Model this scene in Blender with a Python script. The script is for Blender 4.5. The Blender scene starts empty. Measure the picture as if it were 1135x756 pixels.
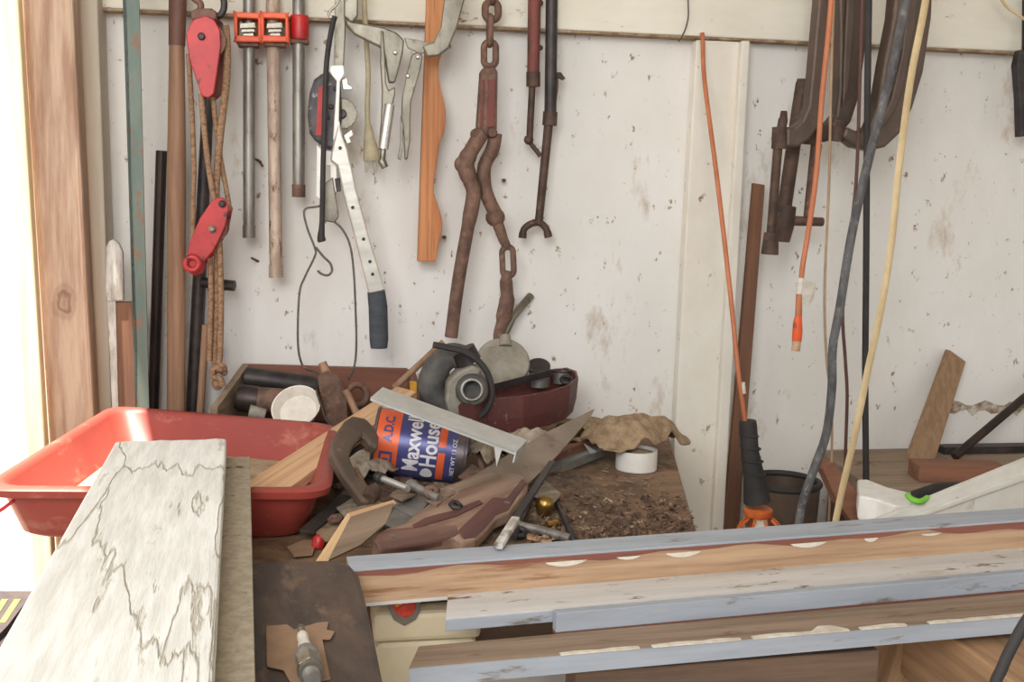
import bpy, bmesh, math, random
from mathutils import Vector as V, Matrix, noise
random.seed(7)
R = math.radians
scn = bpy.context.scene
COL = scn.collection

# ------------------------------------------------------------------ camera
CAM = V((0, -2.1, 1.35))
RM = Matrix.Rotation(R(-10), 3, 'Z') @ Matrix.Rotation(R(82), 3, 'X') @ Matrix.Rotation(R(1.4), 3, 'Z')
FPX = 1135 * 40 / 36
cd = bpy.data.cameras.new('camera'); cam = bpy.data.objects.new('camera', cd); COL.objects.link(cam)
cd.lens = 40; cd.sensor_width = 36; cd.clip_start = 0.02
cam.matrix_world = Matrix.Translation(CAM) @ RM.to_4x4()
scn.camera = cam

def ray(x, y): return RM @ V(((x - 567.5) / FPX, (378 - y) / FPX, -1))
def at(x, y, Y):                      # point of the plane y = Y (parallel to the back wall)
    r = ray(x, y); return CAM + r * ((Y - CAM.y) / r.y)
def on(x, y, z):                      # point of a horizontal plane
    r = ray(x, y); return CAM + r * ((z - CAM.z) / r.z)
class Plane:
    def __init__(s, a, b, c): s.o = a; s.n = (b - a).cross(c - a).normalized(); s.n *= (1 if s.n.z > 0 else -1)
    def __call__(s, x, y):
        r = ray(x, y); return CAM + r * ((s.o - CAM).dot(s.n) / r.dot(s.n))
def zline(a, b, z):                   # extend line a-b to height z
    return a + (b - a) * ((z - a.z) / (b.z - a.z))

# ------------------------------------------------------------------ materials
def lin(c):
    c = c / 255
    return c / 12.92 if c <= .04045 else ((c + .055) / 1.055) ** 2.4
def rgb(t):
    t = [12 + c * .955 for c in t]  # lifts the darks of every colour to stand in for haze
    return (lin(t[0]), lin(t[1]), lin(t[2]), 1)
def dull(t, k=.22):
    g = .3 * t[0] + .59 * t[1] + .11 * t[2]; return tuple(c * (1 - k) + g * k for c in t)
def mat(name, c1, c2=None, sc=(8, 8, 8), rough=.65, metal=0, spots=None, bump=.15, detail=6, lo=.4, hi=.6,
        spots2=None, trans=0, bscale=None, emit=0):
    m = bpy.data.materials.new(name); m.use_nodes = True
    nt = m.node_tree; N = nt.nodes; L = nt.links
    b = N['Principled BSDF']
    b.inputs['Roughness'].default_value = rough; b.inputs['Metallic'].default_value = metal
    if trans: b.inputs['Transmission Weight'].default_value = trans
    tc = N.new('ShaderNodeTexCoord')
    mp = N.new('ShaderNodeMapping'); mp.inputs['Scale'].default_value = sc; L.new(tc.outputs['Object'], mp.inputs['Vector'])
    nz = N.new('ShaderNodeTexNoise'); nz.inputs['Scale'].default_value = 1; nz.inputs['Detail'].default_value = detail
    nz.inputs['Roughness'].default_value = .65
    L.new(mp.outputs[0], nz.inputs['Vector'])
    rp = N.new('ShaderNodeValToRGB'); e = rp.color_ramp.elements
    e[0].position = lo; e[1].position = hi; e[0].color = rgb(c1); e[1].color = rgb(c2 or c1)
    L.new(nz.outputs[0], rp.inputs[0]); out = rp.outputs[0]
    for k, sp in enumerate((spots, spots2)):
        if not sp: continue
        col, s2, th, wid = sp; th = .5 + (th - .5) * .66
        m2 = N.new('ShaderNodeMapping'); m2.inputs['Scale'].default_value = s2; m2.inputs['Location'].default_value = (3.7 * k, 1.3, 2.1)
        L.new(tc.outputs['Object'], m2.inputs['Vector'])
        n2 = N.new('ShaderNodeTexNoise'); n2.inputs['Scale'].default_value = 1; n2.inputs['Detail'].default_value = 7; n2.inputs['Roughness'].default_value = .7
        L.new(m2.outputs[0], n2.inputs['Vector'])
        r2 = N.new('ShaderNodeValToRGB'); r2.color_ramp.elements[0].position = th; r2.color_ramp.elements[1].position = th + wid
        r2.color_ramp.elements[0].color = (0, 0, 0, 1); r2.color_ramp.elements[1].color = (1, 1, 1, 1)
        L.new(n2.outputs[0], r2.inputs[0])
        mx = N.new('ShaderNodeMix'); mx.data_type = 'RGBA'
        L.new(r2.outputs[0], mx.inputs[0]); L.new(out, mx.inputs[6]); mx.inputs[7].default_value = rgb(col)
        out = mx.outputs[2]
    L.new(out, b.inputs['Base Color'])
    if emit:
        L.new(out, b.inputs['Emission Color']); b.inputs['Emission Strength'].default_value = emit
    if bump:
        bp = N.new('ShaderNodeBump'); bp.inputs['Strength'].default_value = bump; bp.inputs['Distance'].default_value = .004
        L.new(nz.outputs[0], bp.inputs['Height']); L.new(bp.outputs[0], b.inputs['Normal'])
    return m
def wood(name, c1, c2, fine=90, rough=.75, spots=None, spots2=None, bump=.25, lo=.4, hi=.6):   # grain along local X
    return mat(name, dull(c1), dull(c2), (3, fine, fine), rough, 0, spots, bump, 5, lo, hi, spots2)

M = {}
M['wall'] = mat('white_wall_paint', (232, 230, 226), (222, 219, 212), (2.5, 2.5, 1.5), .8, 0, ((140, 112, 84), (44, 44, 30), .675, .05), .12,
                spots2=((176, 152, 124), (11, 11, 5), .645, .16))
M['trimw'] = mat('white_trim_paint', (232, 228, 218), (222, 215, 200), (4, 4, 3), .75, 0, ((130, 100, 72), (30, 30, 22), .68, .06), .15)
M['ledge'] = mat('dusty_ledge_paint', (226, 222, 208), (214, 208, 190), (2, 6, 6), .75, 0, ((128, 96, 66), (14, 30, 30), .68, .06), .15)
M['dirt'] = mat('dirt_line', (120, 92, 66), (168, 146, 118), (40, 40, 40), .9)
M['floor'] = mat('concrete_floor', (92, 84, 76), (70, 62, 56), (6, 6, 6), .9)
M['ceil'] = mat('ceiling_boards', (205, 200, 190), (190, 182, 170), (2, 20, 20), .9)
M['ground'] = mat('outside_concrete', (225, 205, 185), (210, 190, 172), (4, 4, 4), .9)
M['siding'] = mat('outside_siding', (235, 220, 205), (225, 208, 196), (3, 3, 12), .9)
VZ = (60, 60, 3)   # grain along world Z
M['studbrown'] = mat('rough_brown_timber', (158, 124, 102), (196, 168, 144), (38, 38, 3.2), .8, 0, ((120, 76, 56), (24, 24, 2), .6, .2), .5)
def knot(m, c, r):
    nt = m.node_tree; N = nt.nodes; L = nt.links; b = N['Principled BSDF']; tc = N['Texture Coordinate']
    mp = N.new('ShaderNodeMapping'); mp.inputs['Location'].default_value = (-c[0] - .007, -c[1] * .2, -c[2] * .6); mp.inputs['Scale'].default_value = (1, .2, .6); L.new(tc.outputs['Object'], mp.inputs['Vector'])
    ln = N.new('ShaderNodeVectorMath'); ln.operation = 'LENGTH'; L.new(mp.outputs[0], ln.inputs[0])
    nz = N.new('ShaderNodeTexNoise'); nz.inputs['Scale'].default_value = 60; L.new(tc.outputs['Object'], nz.inputs['Vector'])
    ma = N.new('ShaderNodeMath'); ma.operation = 'MULTIPLY_ADD'; ma.inputs[1].default_value = .014; L.new(nz.outputs[0], ma.inputs[0]); L.new(ln.outputs['Value'], ma.inputs[2])
    rp = N.new('ShaderNodeValToRGB'); e = rp.color_ramp.elements
    e[0].position = 0; e[0].color = (.55, .55, .55, 1); e[1].position = r * 2.4; e[1].color = (0, 0, 0, 1)
    for p, v in ((r * .75, .25), (r * .95, .9), (r * 1.15, .15), (r * 1.4, .45), (r * 1.6, .1)):
        q = e.new(p); q.color = (v, v, v, 1)
    L.new(ma.outputs[0], rp.inputs[0])
    src = b.inputs['Base Color'].links[0].from_socket; mx = N.new('ShaderNodeMix'); mx.data_type = 'RGBA'
    L.new(rp.outputs[0], mx.inputs[0]); L.new(src, mx.inputs[6]); mx.inputs[7].default_value = rgb((110, 72, 54)); L.new(mx.outputs[2], b.inputs['Base Color'])
M['plankpale'] = mat('pale_timber', (232, 205, 160), (245, 228, 190), (60, 60, 3), .8, 0, None, .3)
M['cornerw'] = mat('grey_white_board', (176, 166, 148), (188, 178, 162), (30, 30, 3), .8)
M['brownz'] = mat('brown_board_upright', (118, 78, 54), (92, 60, 44), (50, 50, 3), .8)
M['whitedz'] = mat('weathered_white_upright', (205, 200, 192), (140, 130, 120), (40, 40, 8), .85, 0, ((70, 62, 56), (30, 30, 8), .6, .08))
M['green'] = mat('green_painted_steel', (84, 98, 90), (98, 110, 100), (20, 20, 6), .6, .2, ((124, 84, 56), (40, 40, 18), .57, .08))
M['blackpipe'] = mat('black_iron', (34, 28, 26), (56, 42, 36), (20, 20, 8), .45, .4)
M['handle'] = mat('old_handle_wood', (134, 98, 74), (158, 120, 92), (70, 70, 4), .6)
M['handledark'] = mat('dark_socket', (92, 58, 46), (110, 72, 56), (40, 40, 10), .6)
M['redblock'] = mat('red_painted_steel', (176, 42, 42), (150, 30, 32), (14, 14, 14), .45, .1, ((70, 30, 28), (50, 50, 50), .66, .06))
M['rope'] = mat('manila_rope', (160, 126, 96), (124, 90, 66), (160, 160, 240), .9, 0, None, .8)
M['iron'] = mat('dark_iron', (44, 40, 40), (62, 56, 54), (30, 30, 30), .5, .5)
M['stick'] = mat('grey_stick', (150, 116, 88), (122, 90, 66), (60, 60, 5), .8)
M['orange'] = mat('orange_cast_iron', (226, 84, 30), (208, 70, 22), (20, 20, 20), .45, 0, ((110, 50, 30), (50, 50, 50), .68, .05))
M['redcollar'] = mat('red_collar_paint', (190, 30, 28), (160, 24, 24), (20, 20, 20), .4)
M['galv'] = mat('galvanised_pipe', (150, 146, 138), (118, 112, 106), (40, 40, 10), .45, .6, ((112, 92, 76), (60, 60, 20), .62, .1))
M['galvrust'] = mat('flaking_pipe', (196, 176, 158), (158, 136, 118), (50, 50, 14), .6, .2, ((110, 76, 58), (70, 70, 24), .58, .08))
M['rust'] = mat('rusted_steel', (122, 92, 76), (88, 64, 54), (40, 40, 30), .75, .3, ((150, 112, 88), (50, 50, 50), .6, .15), .4)
M['rustred'] = mat('red_rusted_steel', (120, 62, 54), (96, 52, 44), (30, 30, 10), .7, .2, ((86, 58, 46), (40, 40, 20), .56, .1), .3)
M['darkrust'] = mat('dark_rusted_iron', (58, 42, 34), (84, 62, 48), (24, 24, 24), .65, .3, ((112, 84, 64), (40, 40, 40), .66, .1), .4)
M['clampdark'] = mat('brown_cast_iron', (76, 62, 52), (92, 74, 62), (14, 14, 14), .5, .3, ((116, 100, 84), (30, 30, 30), .66, .15), .2)
M['tin'] = mat('bright_plated_steel', (206, 202, 192), (180, 176, 166), (10, 10, 30), .32, .75)
M['whitemetal'] = mat('white_plated_frame', (222, 220, 212), (205, 202, 194), (12, 12, 12), .4, .3, ((120, 110, 100), (60, 60, 60), .68, .05))
M['nickel'] = mat('dull_nickel', (138, 132, 118), (106, 100, 88), (24, 24, 12), .38, .75, ((96, 84, 70), (60, 60, 60), .64, .08))
M['drum'] = mat('greasy_black_housing', (44, 40, 42), (66, 62, 64), (40, 40, 40), .45, .3, ((130, 126, 126), (60, 60, 60), .66, .06))
M['redstripe'] = mat('faded_red', (176, 54, 50), (150, 44, 42), (30, 30, 30), .6)
M['blackrubber'] = mat('black_rubber', (30, 28, 28), (42, 38, 36), (20, 20, 20), .7)
M['grip'] = mat('dark_grey_grip', (62, 68, 76), (48, 52, 58), (20, 20, 60), .75)
M['cable'] = mat('steel_cable', (104, 98, 92), (78, 70, 64), (200, 200, 200), .5, .6)
M['creamcord'] = mat('cream_cord', (196, 184, 150), (172, 158, 126), (30, 30, 30), .7)
M['creampale'] = mat('pale_cream_cable', (214, 190, 146), (190, 166, 122), (30, 30, 12), .65)
M['beigecord'] = mat('thin_beige_cord', (176, 150, 118), (150, 124, 96), (30, 30, 12), .7)
M['browncord'] = mat('brown_cord', (92, 56, 46), (74, 44, 38), (30, 30, 12), .6)
M['greycord'] = mat('dusty_grey_cord', (92, 92, 92), (62, 60, 62), (60, 60, 30), .75, 0, ((128, 126, 122), (90, 90, 60), .6, .1))
M['orangecord'] = mat('orange_cord', (190, 112, 72), (172, 96, 58), (30, 30, 12), .55)
M['clear'] = mat('clear_plug_plastic', (196, 168, 140), (170, 130, 100), (30, 30, 30), .35)
M['tag'] = mat('paper_tag', (214, 208, 196), (190, 182, 168), (30, 30, 60), .9)
M['pinez'] = mat('orange_pine', (196, 130, 78), (172, 104, 56), (90, 90, 3), .6, 0, ((150, 78, 36), (120, 120, 3), .58, .1), .2)
M['twine'] = mat('thin_wire', (70, 62, 56), (90, 80, 70), (30, 30, 30), .6, .5)
# lying boards (grain along local X)
M['pine'] = wood('raw_pine', (214, 166, 112), (194, 140, 88), 90, .7, ((150, 100, 60), (4, 60, 60), .62, .1))
M['pineend'] = wood('cut_pine', (226, 180, 120), (206, 158, 100), 90)
M['greywood'] = wood('grey_weathered_wood', (140, 122, 106), (110, 94, 80), 90, .85)
M['boxwood'] = wood('dusty_box_wood', (150, 122, 92), (120, 96, 72), 60, .85)
M['redwood'] = wood('reddish_box_wood', (134, 72, 46), (110, 58, 38), 60, .75)
M['bluegrey'] = wood('blue_grey_paint', (160, 168, 180), (144, 152, 163), 30, .6, ((112, 102, 92), (9, 40, 40), .64, .08), None, .2)
M['whitepaint'] = wood('dirty_white_paint', (202, 198, 192), (186, 182, 176), 40, .65, ((104, 78, 56), (16, 60, 60), .64, .06), ((168, 150, 128), (5, 16, 16), .62, .2), .2)
M['beamface'] = wood('bare_fir_face', (188, 146, 104), (160, 116, 78), 70, .75, ((126, 76, 44), (4, 50, 50), .62, .1))
M['redpaint'] = wood('old_red_paint', (142, 70, 50), (120, 58, 42), 60, .7)
M['putty'] = mat('cracked_putty', (214, 206, 192), (190, 178, 160), (40, 40, 40), .8, 0, None, .5)
M['dustwood'] = wood('dusty_brown_wood', (146, 118, 92), (120, 94, 70), 60, .9, ((96, 70, 50), (10, 40, 40), .62, .1))
M['ply'] = wood('worn_plywood_bench', (146, 108, 72), (118, 84, 54), 26, .85, ((84, 60, 42), (14, 14, 14), .55, .12), ((170, 146, 118), (6, 6, 6), .6, .2))
M['particle'] = mat('particle_board', (156, 144, 122), (136, 124, 104), (120, 120, 120), .9, 0, ((74, 56, 42), (16, 30, 16), .69, .03))
M['darkslab'] = mat('dark_worn_wood', (76, 58, 46), (50, 40, 34), (10, 26, 10), .55, 0, ((116, 90, 70), (9, 26, 9), .56, .15), .3)
M['tubred'] = mat('red_tub_plastic', (148, 56, 44), (136, 47, 37), (5, 5, 5), .5, 0, ((188, 130, 106), (12, 12, 26), .60, .25), .05)
M['mortar'] = mat('dried_mortar', (172, 152, 120), (140, 118, 90), (20, 20, 20), .95, 0, None, .5)
M['junk'] = mat('dusty_scrap', (116, 92, 70), (74, 58, 46), (36, 36, 36), .9, 0, ((156, 138, 116), (44, 44, 44), .58, .1), 1.0)
M['rag'] = mat('grimy_rag', (158, 134, 104), (122, 98, 72), (50, 50, 50), .95, 0, ((104, 82, 58), (24, 24, 24), .58, .15), .8)
M['rag2'] = mat('grey_rag', (168, 156, 138), (128, 114, 96), (40, 40, 40), .95, 0, None, .8)
M['plasticw'] = mat('white_plastic', (226, 224, 218), (214, 210, 202), (10, 10, 10), .45, 0, ((150, 130, 104), (30, 30, 30), .68, .06), .02)
M['creambin'] = mat('cream_plastic', (206, 192, 160), (194, 180, 148), (6, 6, 6), .55, 0, ((140, 116, 84), (20, 20, 10), .68, .08), .03)
M['maroon'] = mat('maroon_paint', (92, 46, 42), (76, 38, 36), (20, 20, 20), .5, 0, ((140, 110, 96), (50, 50, 50), .68, .05))
M['alu'] = mat('dull_white_aluminium', (190, 190, 184), (174, 174, 170), (20, 20, 20), .5, .2)
M['greysteel'] = mat('grey_sheet_steel', (140, 138, 132), (116, 112, 106), (24, 24, 24), .5, .5, ((110, 84, 64), (40, 40, 40), .64, .08))
M['greyhose'] = mat('dusty_black_hose', (58, 56, 54), (84, 80, 74), (26, 26, 26), .7)
M['greycast'] = mat('dusty_grey_casting', (150, 144, 130), (128, 120, 106), (30, 30, 30), .7, .2, ((96, 84, 70), (40, 40, 40), .66, .1))
M['brass'] = mat('tarnished_brass', (170, 132, 62), (120, 92, 46), (30, 30, 30), .3, .85)
M['yellow'] = mat('yellow_plastic', (226, 166, 44), (206, 146, 34), (20, 20, 20), .5)
M['sawwood'] = wood('worn_saw_handle', (150, 116, 90), (124, 84, 66), 40, .6, ((166, 142, 114), (8, 20, 20), .5, .2))
M['sawred'] = wood('maroon_saw_edge', (104, 54, 44), (84, 42, 36), 50, .5)
M['sawred2'] = wood('brown_maroon_saw_edge', (126, 82, 66), (98, 60, 50), 30, .6, ((150, 118, 92), (8, 20, 20), .55, .2))
M['sawblade'] = mat('brown_saw_steel', (142, 126, 108), (122, 106, 90), (9, 9, 9), .55, .35, ((96, 74, 58), (20, 20, 20), .6, .15))
M['canblue'] = mat('blue_can_paint', (70, 72, 128), (60, 62, 116), (20, 20, 20), .35, .2, ((96, 80, 90), (60, 60, 60), .7, .04), .02)
M['canorange'] = mat('orange_can_paint', (226, 92, 44), (212, 82, 38), (20, 20, 20), .4, .1, None, .02)
M['canwhite'] = mat('white_can_print', (224, 220, 222), (206, 200, 204), (30, 30, 30), .5, 0, None, 0)
M['canrim'] = mat('can_rim_steel', (84, 78, 84), (110, 100, 100), (40, 40, 40), .4, .7)
M['leafy'] = mat('dry_leaf_litter', (112, 82, 60), (72, 52, 42), (60, 60, 60), .95, 0, ((166, 146, 118), (40, 40, 40), .6, .05), .6)
M['card'] = mat('brown_cardboard', (150, 120, 92), (134, 106, 80), (20, 20, 20), .9)
M['ceramic'] = mat('white_ceramic', (226, 218, 206), (206, 196, 182), (20, 20, 20), .3)
M['foam'] = mat('white_foam', (236, 234, 230), (226, 222, 216), (40, 40, 40), .9)
M['lime'] = mat('lime_green_plastic', (120, 206, 50), (104, 186, 40), (10, 10, 10), .4)
M['panelw'] = mat('beaded_sheet', (214, 212, 204), (204, 200, 190), (10, 10, 10), .6, 0, ((170, 150, 120), (20, 20, 20), .7, .06))
M['redlens'] = mat('red_lens', (206, 50, 22), (140, 22, 16), (60, 60, 60), .2, 0, ((240, 160, 60), (70, 70, 70), .62, .05))
M['greybadge'] = mat('grey_badge', (118, 108, 96), (98, 90, 80), (30, 30, 30), .5, .4)
M['lampor'] = mat('orange_lamp_cage', (214, 106, 40), (190, 84, 30), (20, 20, 20), .5)
M['shelfb'] = wood('brown_chipboard', (156, 130, 102), (134, 108, 82), 30, .9, ((80, 60, 44), (10, 10, 10), .6, .1))
M['fibre'] = mat('brown_fibre_plank', (150, 120, 90), (132, 102, 74), (100, 100, 20), .9)
M['brickred'] = wood('red_brown_block', (146, 86, 56), (124, 72, 46), 60, .8)
M['darkbin'] = mat('dark_blue_grey_plastic', (70, 72, 82), (56, 58, 66), (8, 8, 8), .6)
M['darkbrown'] = wood('shaded_brown_wood', (116, 84, 60), (92, 66, 48), 40, .85)
M['sawhorse'] = wood('sawhorse_timber', (170, 122, 76), (140, 98, 60), 60, .8)
M['mat'] = mat('dark_woven_mat', (48, 40, 44), (60, 50, 46), (60, 60, 60), .9)
M['matgreen'] = mat('olive_stripe', (122, 126, 62), (104, 108, 52), (60, 60, 60), .9)
M['redwire'] = mat('red_wire', (196, 24, 44), (176, 20, 36), (20, 20, 20), .5)
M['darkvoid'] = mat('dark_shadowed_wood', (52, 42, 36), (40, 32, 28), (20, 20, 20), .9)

# ------------------------------------------------------------------ mesh builder
class MB:
    def __init__(s): s.v = []; s.f = []; s.sm = []
    def add(s, vs, fs, smooth=False):
        o = len(s.v); s.v += [V(p) for p in vs]; s.f += [tuple(i + o for i in f) for f in fs]; s.sm += [smooth] * len(fs)
        return s
    def tube(s, pts, r, n=8, closed=False, flat=1.0):
        pts = [V(p) for p in pts]; m = len(pts)
        rr = r if isinstance(r, (list, tuple)) else [r] * m
        tang = []
        for i in range(m):
            a = pts[(i - 1) % m] if closed or i else pts[0]; b = pts[(i + 1) % m] if closed or i < m - 1 else pts[-1]
            tang.append((b - a).normalized())
        t0 = tang[0]; u = t0.cross(V((0, 1, 0)))
        if u.length < .1: u = t0.cross(V((0, 0, 1)))
        u.normalize(); vs = []
        for i in range(m):
            t = tang[i]; u = (u - t * u.dot(t)).normalized(); w = t.cross(u)
            for k in range(n):
                a = 2 * math.pi * k / n; vs.append(pts[i] + (u * math.cos(a) + w * math.sin(a) * flat) * rr[i])
        fs = []
        for i in range(m if closed else m - 1):
            j = (i + 1) % m
            for k in range(n):
                k2 = (k + 1) % n; fs.append((i * n + k, i * n + k2, j * n + k2, j * n + k))
        s.add(vs, fs, True)
        if not closed:
            s.add(vs[:n], [tuple(range(n - 1, -1, -1))]); s.add(vs[-n:], [tuple(range(n))])
        return s
    def prism(s, pts, vec):
        pts = [V(p) for p in pts]; vec = V(vec); n = len(pts)
        nrm = V((0, 0, 0))
        for i in range(n): nrm += pts[i].cross(pts[(i + 1) % n])
        if nrm.dot(vec) > 0: pts = pts[::-1]
        vs = pts + [p + vec for p in pts]
        fs = [tuple(range(n)), tuple(range(2 * n - 1, n - 1, -1))]
        fs += [(i, i + n, (i + 1) % n + n, (i + 1) % n) for i in range(n)]
        return s.add(vs, fs)
    def slab(s, px, Y, t): return s.prism([at(x, y, Y) for x, y in px], (0, t, 0))
    def beam(s, a, b, w, h, up=(0, 0, 1)):          # a, b = centre line
        a = V(a); b = V(b); d = (b - a).normalized(); side = d.cross(V(up)).normalized(); u = side.cross(d)
        q = [a + side * w / 2 + u * h / 2, a - side * w / 2 + u * h / 2, a - side * w / 2 - u * h / 2, a + side * w / 2 - u * h / 2]
        return s.prism(q, b - a)
    def box(s, lo, hi):
        x0, y0, z0 = lo; x1, y1, z1 = hi
        return s.prism([(x0, y0, z0), (x1, y0, z0), (x1, y1, z0), (x0, y1, z0)], (0, 0, z1 - z0))
    def lathe(s, o, d, prof, n=24, smooth=True):
        o = V(o); d = V(d).normalized(); u = d.cross(V((0, 1, 0)))
        if u.length < .1: u = d.cross(V((1, 0, 0)))
        u.normalize(); w = d.cross(u); vs = []; m = len(prof)
        for t, r in prof:
            for k in range(n):
                a = 2 * math.pi * k / n; vs.append(o + d * t + (u * math.cos(a) + w * math.sin(a)) * max(r, 1e-5))
        fs = [(i * n + k, i * n + (k + 1) % n, (i + 1) * n + (k + 1) % n, (i + 1) * n + k) for i in range(m - 1) for k in range(n)]
        s.add(vs, fs, smooth)
        s.add(vs[:n], [tuple(range(n - 1, -1, -1))]); s.add(vs[-n:], [tuple(range(n))])
        return s
    def ball(s, c, r, n=12):
        r = V(r) if not isinstance(r, (int, float)) else V((r, r, r)); c = V(c); vs = []; fs = []
        m = n // 2 + 2
        for i in range(m):
            th = math.pi * i / (m - 1)
            for k in range(n):
                a = 2 * math.pi * k / n
                vs.append(c + V((r.x * math.sin(th) * math.cos(a), r.y * math.sin(th) * math.sin(a), r.z * math.cos(th))))
        fs = [(i * n + k, (i + 1) * n + k, (i + 1) * n + (k + 1) % n, i * n + (k + 1) % n) for i in range(m - 1) for k in range(n)]
        return s.add(vs, fs, True)
    def ring(s, c, nrm, Rr, r, n=20, sx=1, up=(0, 0, 1)):     # torus; sx squeezes it sideways
        c = V(c); nrm = V(nrm).normalized(); u = V(up) - nrm * V(up).dot(nrm); u.normalize(); w = nrm.cross(u)
        return s.tube([c + u * Rr * math.cos(2 * math.pi * k / n) + w * Rr * sx * math.sin(2 * math.pi * k / n) for k in range(n)], r, 8, True)
    def loft(s, loops, cap0=False, cap1=False, smooth=True):
        n = len(loops[0]); vs = [V(p) for l in loops for p in l]
        fs = [(i * n + k, i * n + (k + 1) % n, (i + 1) * n + (k + 1) % n, (i + 1) * n + k) for i in range(len(loops) - 1) for k in range(n)]
        s.add(vs, fs, smooth)
        if cap0: s.add(loops[0], [tuple(range(n - 1, -1, -1))])
        if cap1: s.add(loops[-1], [tuple(range(n))])
        return s

def frame(a, b, up=(0, 0, 1)):
    a = V(a); x = (V(b) - a).normalized(); y = V(up).cross(x).normalized(); z = x.cross(y)
    return Matrix(((x.x, y.x, z.x, a.x), (x.y, y.y, z.y, a.y), (x.z, y.z, z.z, a.z), (0, 0, 0, 1)))

def link(name, mb, m, parent=None, fr=None, bev=0, label=None, sub=0, kind=None):
    vs = mb.v
    if fr is None:
        if parent is None or True:
            lo = V((min(p.x for p in vs), min(p.y for p in vs), min(p.z for p in vs))); hi = V((max(p.x for p in vs), max(p.y for p in vs), max(p.z for p in vs)))
            fr = Matrix.Translation(V(((lo.x + hi.x) / 2, (lo.y + hi.y) / 2, lo.z)))
    inv = fr.inverted()
    me = bpy.data.meshes.new(name); me.from_pydata([inv @ p for p in vs], [], mb.f)
    me.polygons.foreach_set('use_smooth', mb.sm)
    bm = bmesh.new(); bm.from_mesh(me); bmesh.ops.remove_doubles(bm, verts=bm.verts, dist=1e-6)
    bmesh.ops.recalc_face_normals(bm, faces=bm.faces)
    for e in bm.edges:
        if len(e.link_faces) == 2 and e.calc_face_angle(0) > R(50): e.smooth = False
    bm.to_mesh(me); bm.free()
    me.materials.append(M[m] if isinstance(m, str) else m)
    o = bpy.data.objects.new(name, me); COL.objects.link(o)
    if parent is not None:
        o.parent = parent; o.matrix_parent_inverse = Matrix.Identity(4)
        pm = WM[parent.name]; o.matrix_local = pm.inverted() @ fr
    else: o.matrix_world = fr
    WM[o.name] = fr
    if bev:
        md = o.modifiers.new('bevel', 'BEVEL'); md.width = bev; md.segments = 2; md.limit_method = 'ANGLE'; md.angle_limit = R(35)
    if sub:
        md = o.modifiers.new('smooth', 'SUBSURF'); md.levels = sub; md.render_levels = sub
    if label: o['label'] = label
    if kind: o['kind'] = kind
    return o
WM = {}
def tag(o, label, cat, group=None, kind=None):
    o['label'] = label; o['category'] = cat
    if group: o['group'] = group
    if kind: o['kind'] = kind
    return o
def thing(name, label, cat, loc, group=None):
    o = bpy.data.objects.new(name, None); COL.objects.link(o); o.empty_display_size = .02
    o.location = V(loc); WM[o.name] = Matrix.Translation(V(loc))
    return tag(o, label, cat, group)
def struct(name, mb, m, parent=None, fr=None, bev=0):
    o = link(name, mb, m, parent, fr, bev)
    if parent is None: o['kind'] = 'structure'
    return o
def smooth_path(pts, k=6):                         # Catmull-Rom through points
    pts = [V(p) for p in pts]; out = []
    for i in range(len(pts) - 1):
        p0 = pts[max(i - 1, 0)]; p1 = pts[i]; p2 = pts[i + 1]; p3 = pts[min(i + 2, len(pts) - 1)]
        for j in range(k):
            t = j / k
            out.append(.5 * (2 * p1 + (p2 - p0) * t + (2 * p0 - 5 * p1 + 4 * p2 - p3) * t * t + (3 * p1 - p0 - 3 * p2 + p3) * t ** 3))
    return out + [pts[-1]]
def pxr(w, Y): return w / FPX * (Y + 2.1) * .99     # pixel width to metres near a depth
def ppts(l, Y): return [at(p[0], p[1], p[2] if len(p) > 2 else Y) for p in l]

BZ = .90   # bench top height
# ================================================================== setting
struct('floor', MB().box((-6, -6, -.05), (4, .1, 0)), 'floor')
struct('wall_back', MB().box((-.50, 0, 0), (3.2, .1, 2.6)), 'wall')
struct('wall_right', MB().box((3.2, -4, 0), (3.3, .1, 2.6)), 'wall')
struct('wall_left', MB().box((-.64, -2.9, 2.40), (-.56, .1, 2.6)).box((-.64, -4.5, 0), (-.56, -2.9, 2.6)), 'wall')  # out of view, added for the light; header height bounds the sun patch
struct('ceiling', MB().box((-.64, -3.2, 2.6), (3.3, .1, 2.7)), 'ceil')
struct('ground_1', MB().box((-9, -6, -.08), (-.5, 6, -.002)), 'ground')
struct('wall_outside', MB().box((-4, 1.2, 0), (-.3, 1.3, 3)), 'siding')
LZ = at(560, 30, -.035).z
struct('trim_1', MB().prism([(-.40, -.035, LZ), (-.40, 0, LZ), (-.40, 0, LZ + .14), (-.40, -.035, LZ + .14)], (3.6, 0, 0)), 'ledge', bev=.003)
struct('trim_7', MB().box((-.40, -.0345, LZ - .004), (3.2, -.0005, LZ)), 'dirt')
st = mat('wall_dirt_stain', (140, 112, 84), (204, 198, 186), (38, 38, 60), .9, 0, None, .2, 6, .42, .58)
q = []
for k in range(19): q.append(at(1050 + k * 7, 447 - 3 * math.sin(k * 1.3) + 1.5 * math.sin(k * 3.1), -.0007))
for k in range(18, -1, -1): q.append(at(1050 + k * 7, 457 + 3 * math.sin(k * 1.9) - 1.5 * math.sin(k * 2.7), -.0007))
link('dirt_stain', MB().prism(q, (0, .0006, 0)), st, bpy.data.objects['wall_back'])
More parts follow.
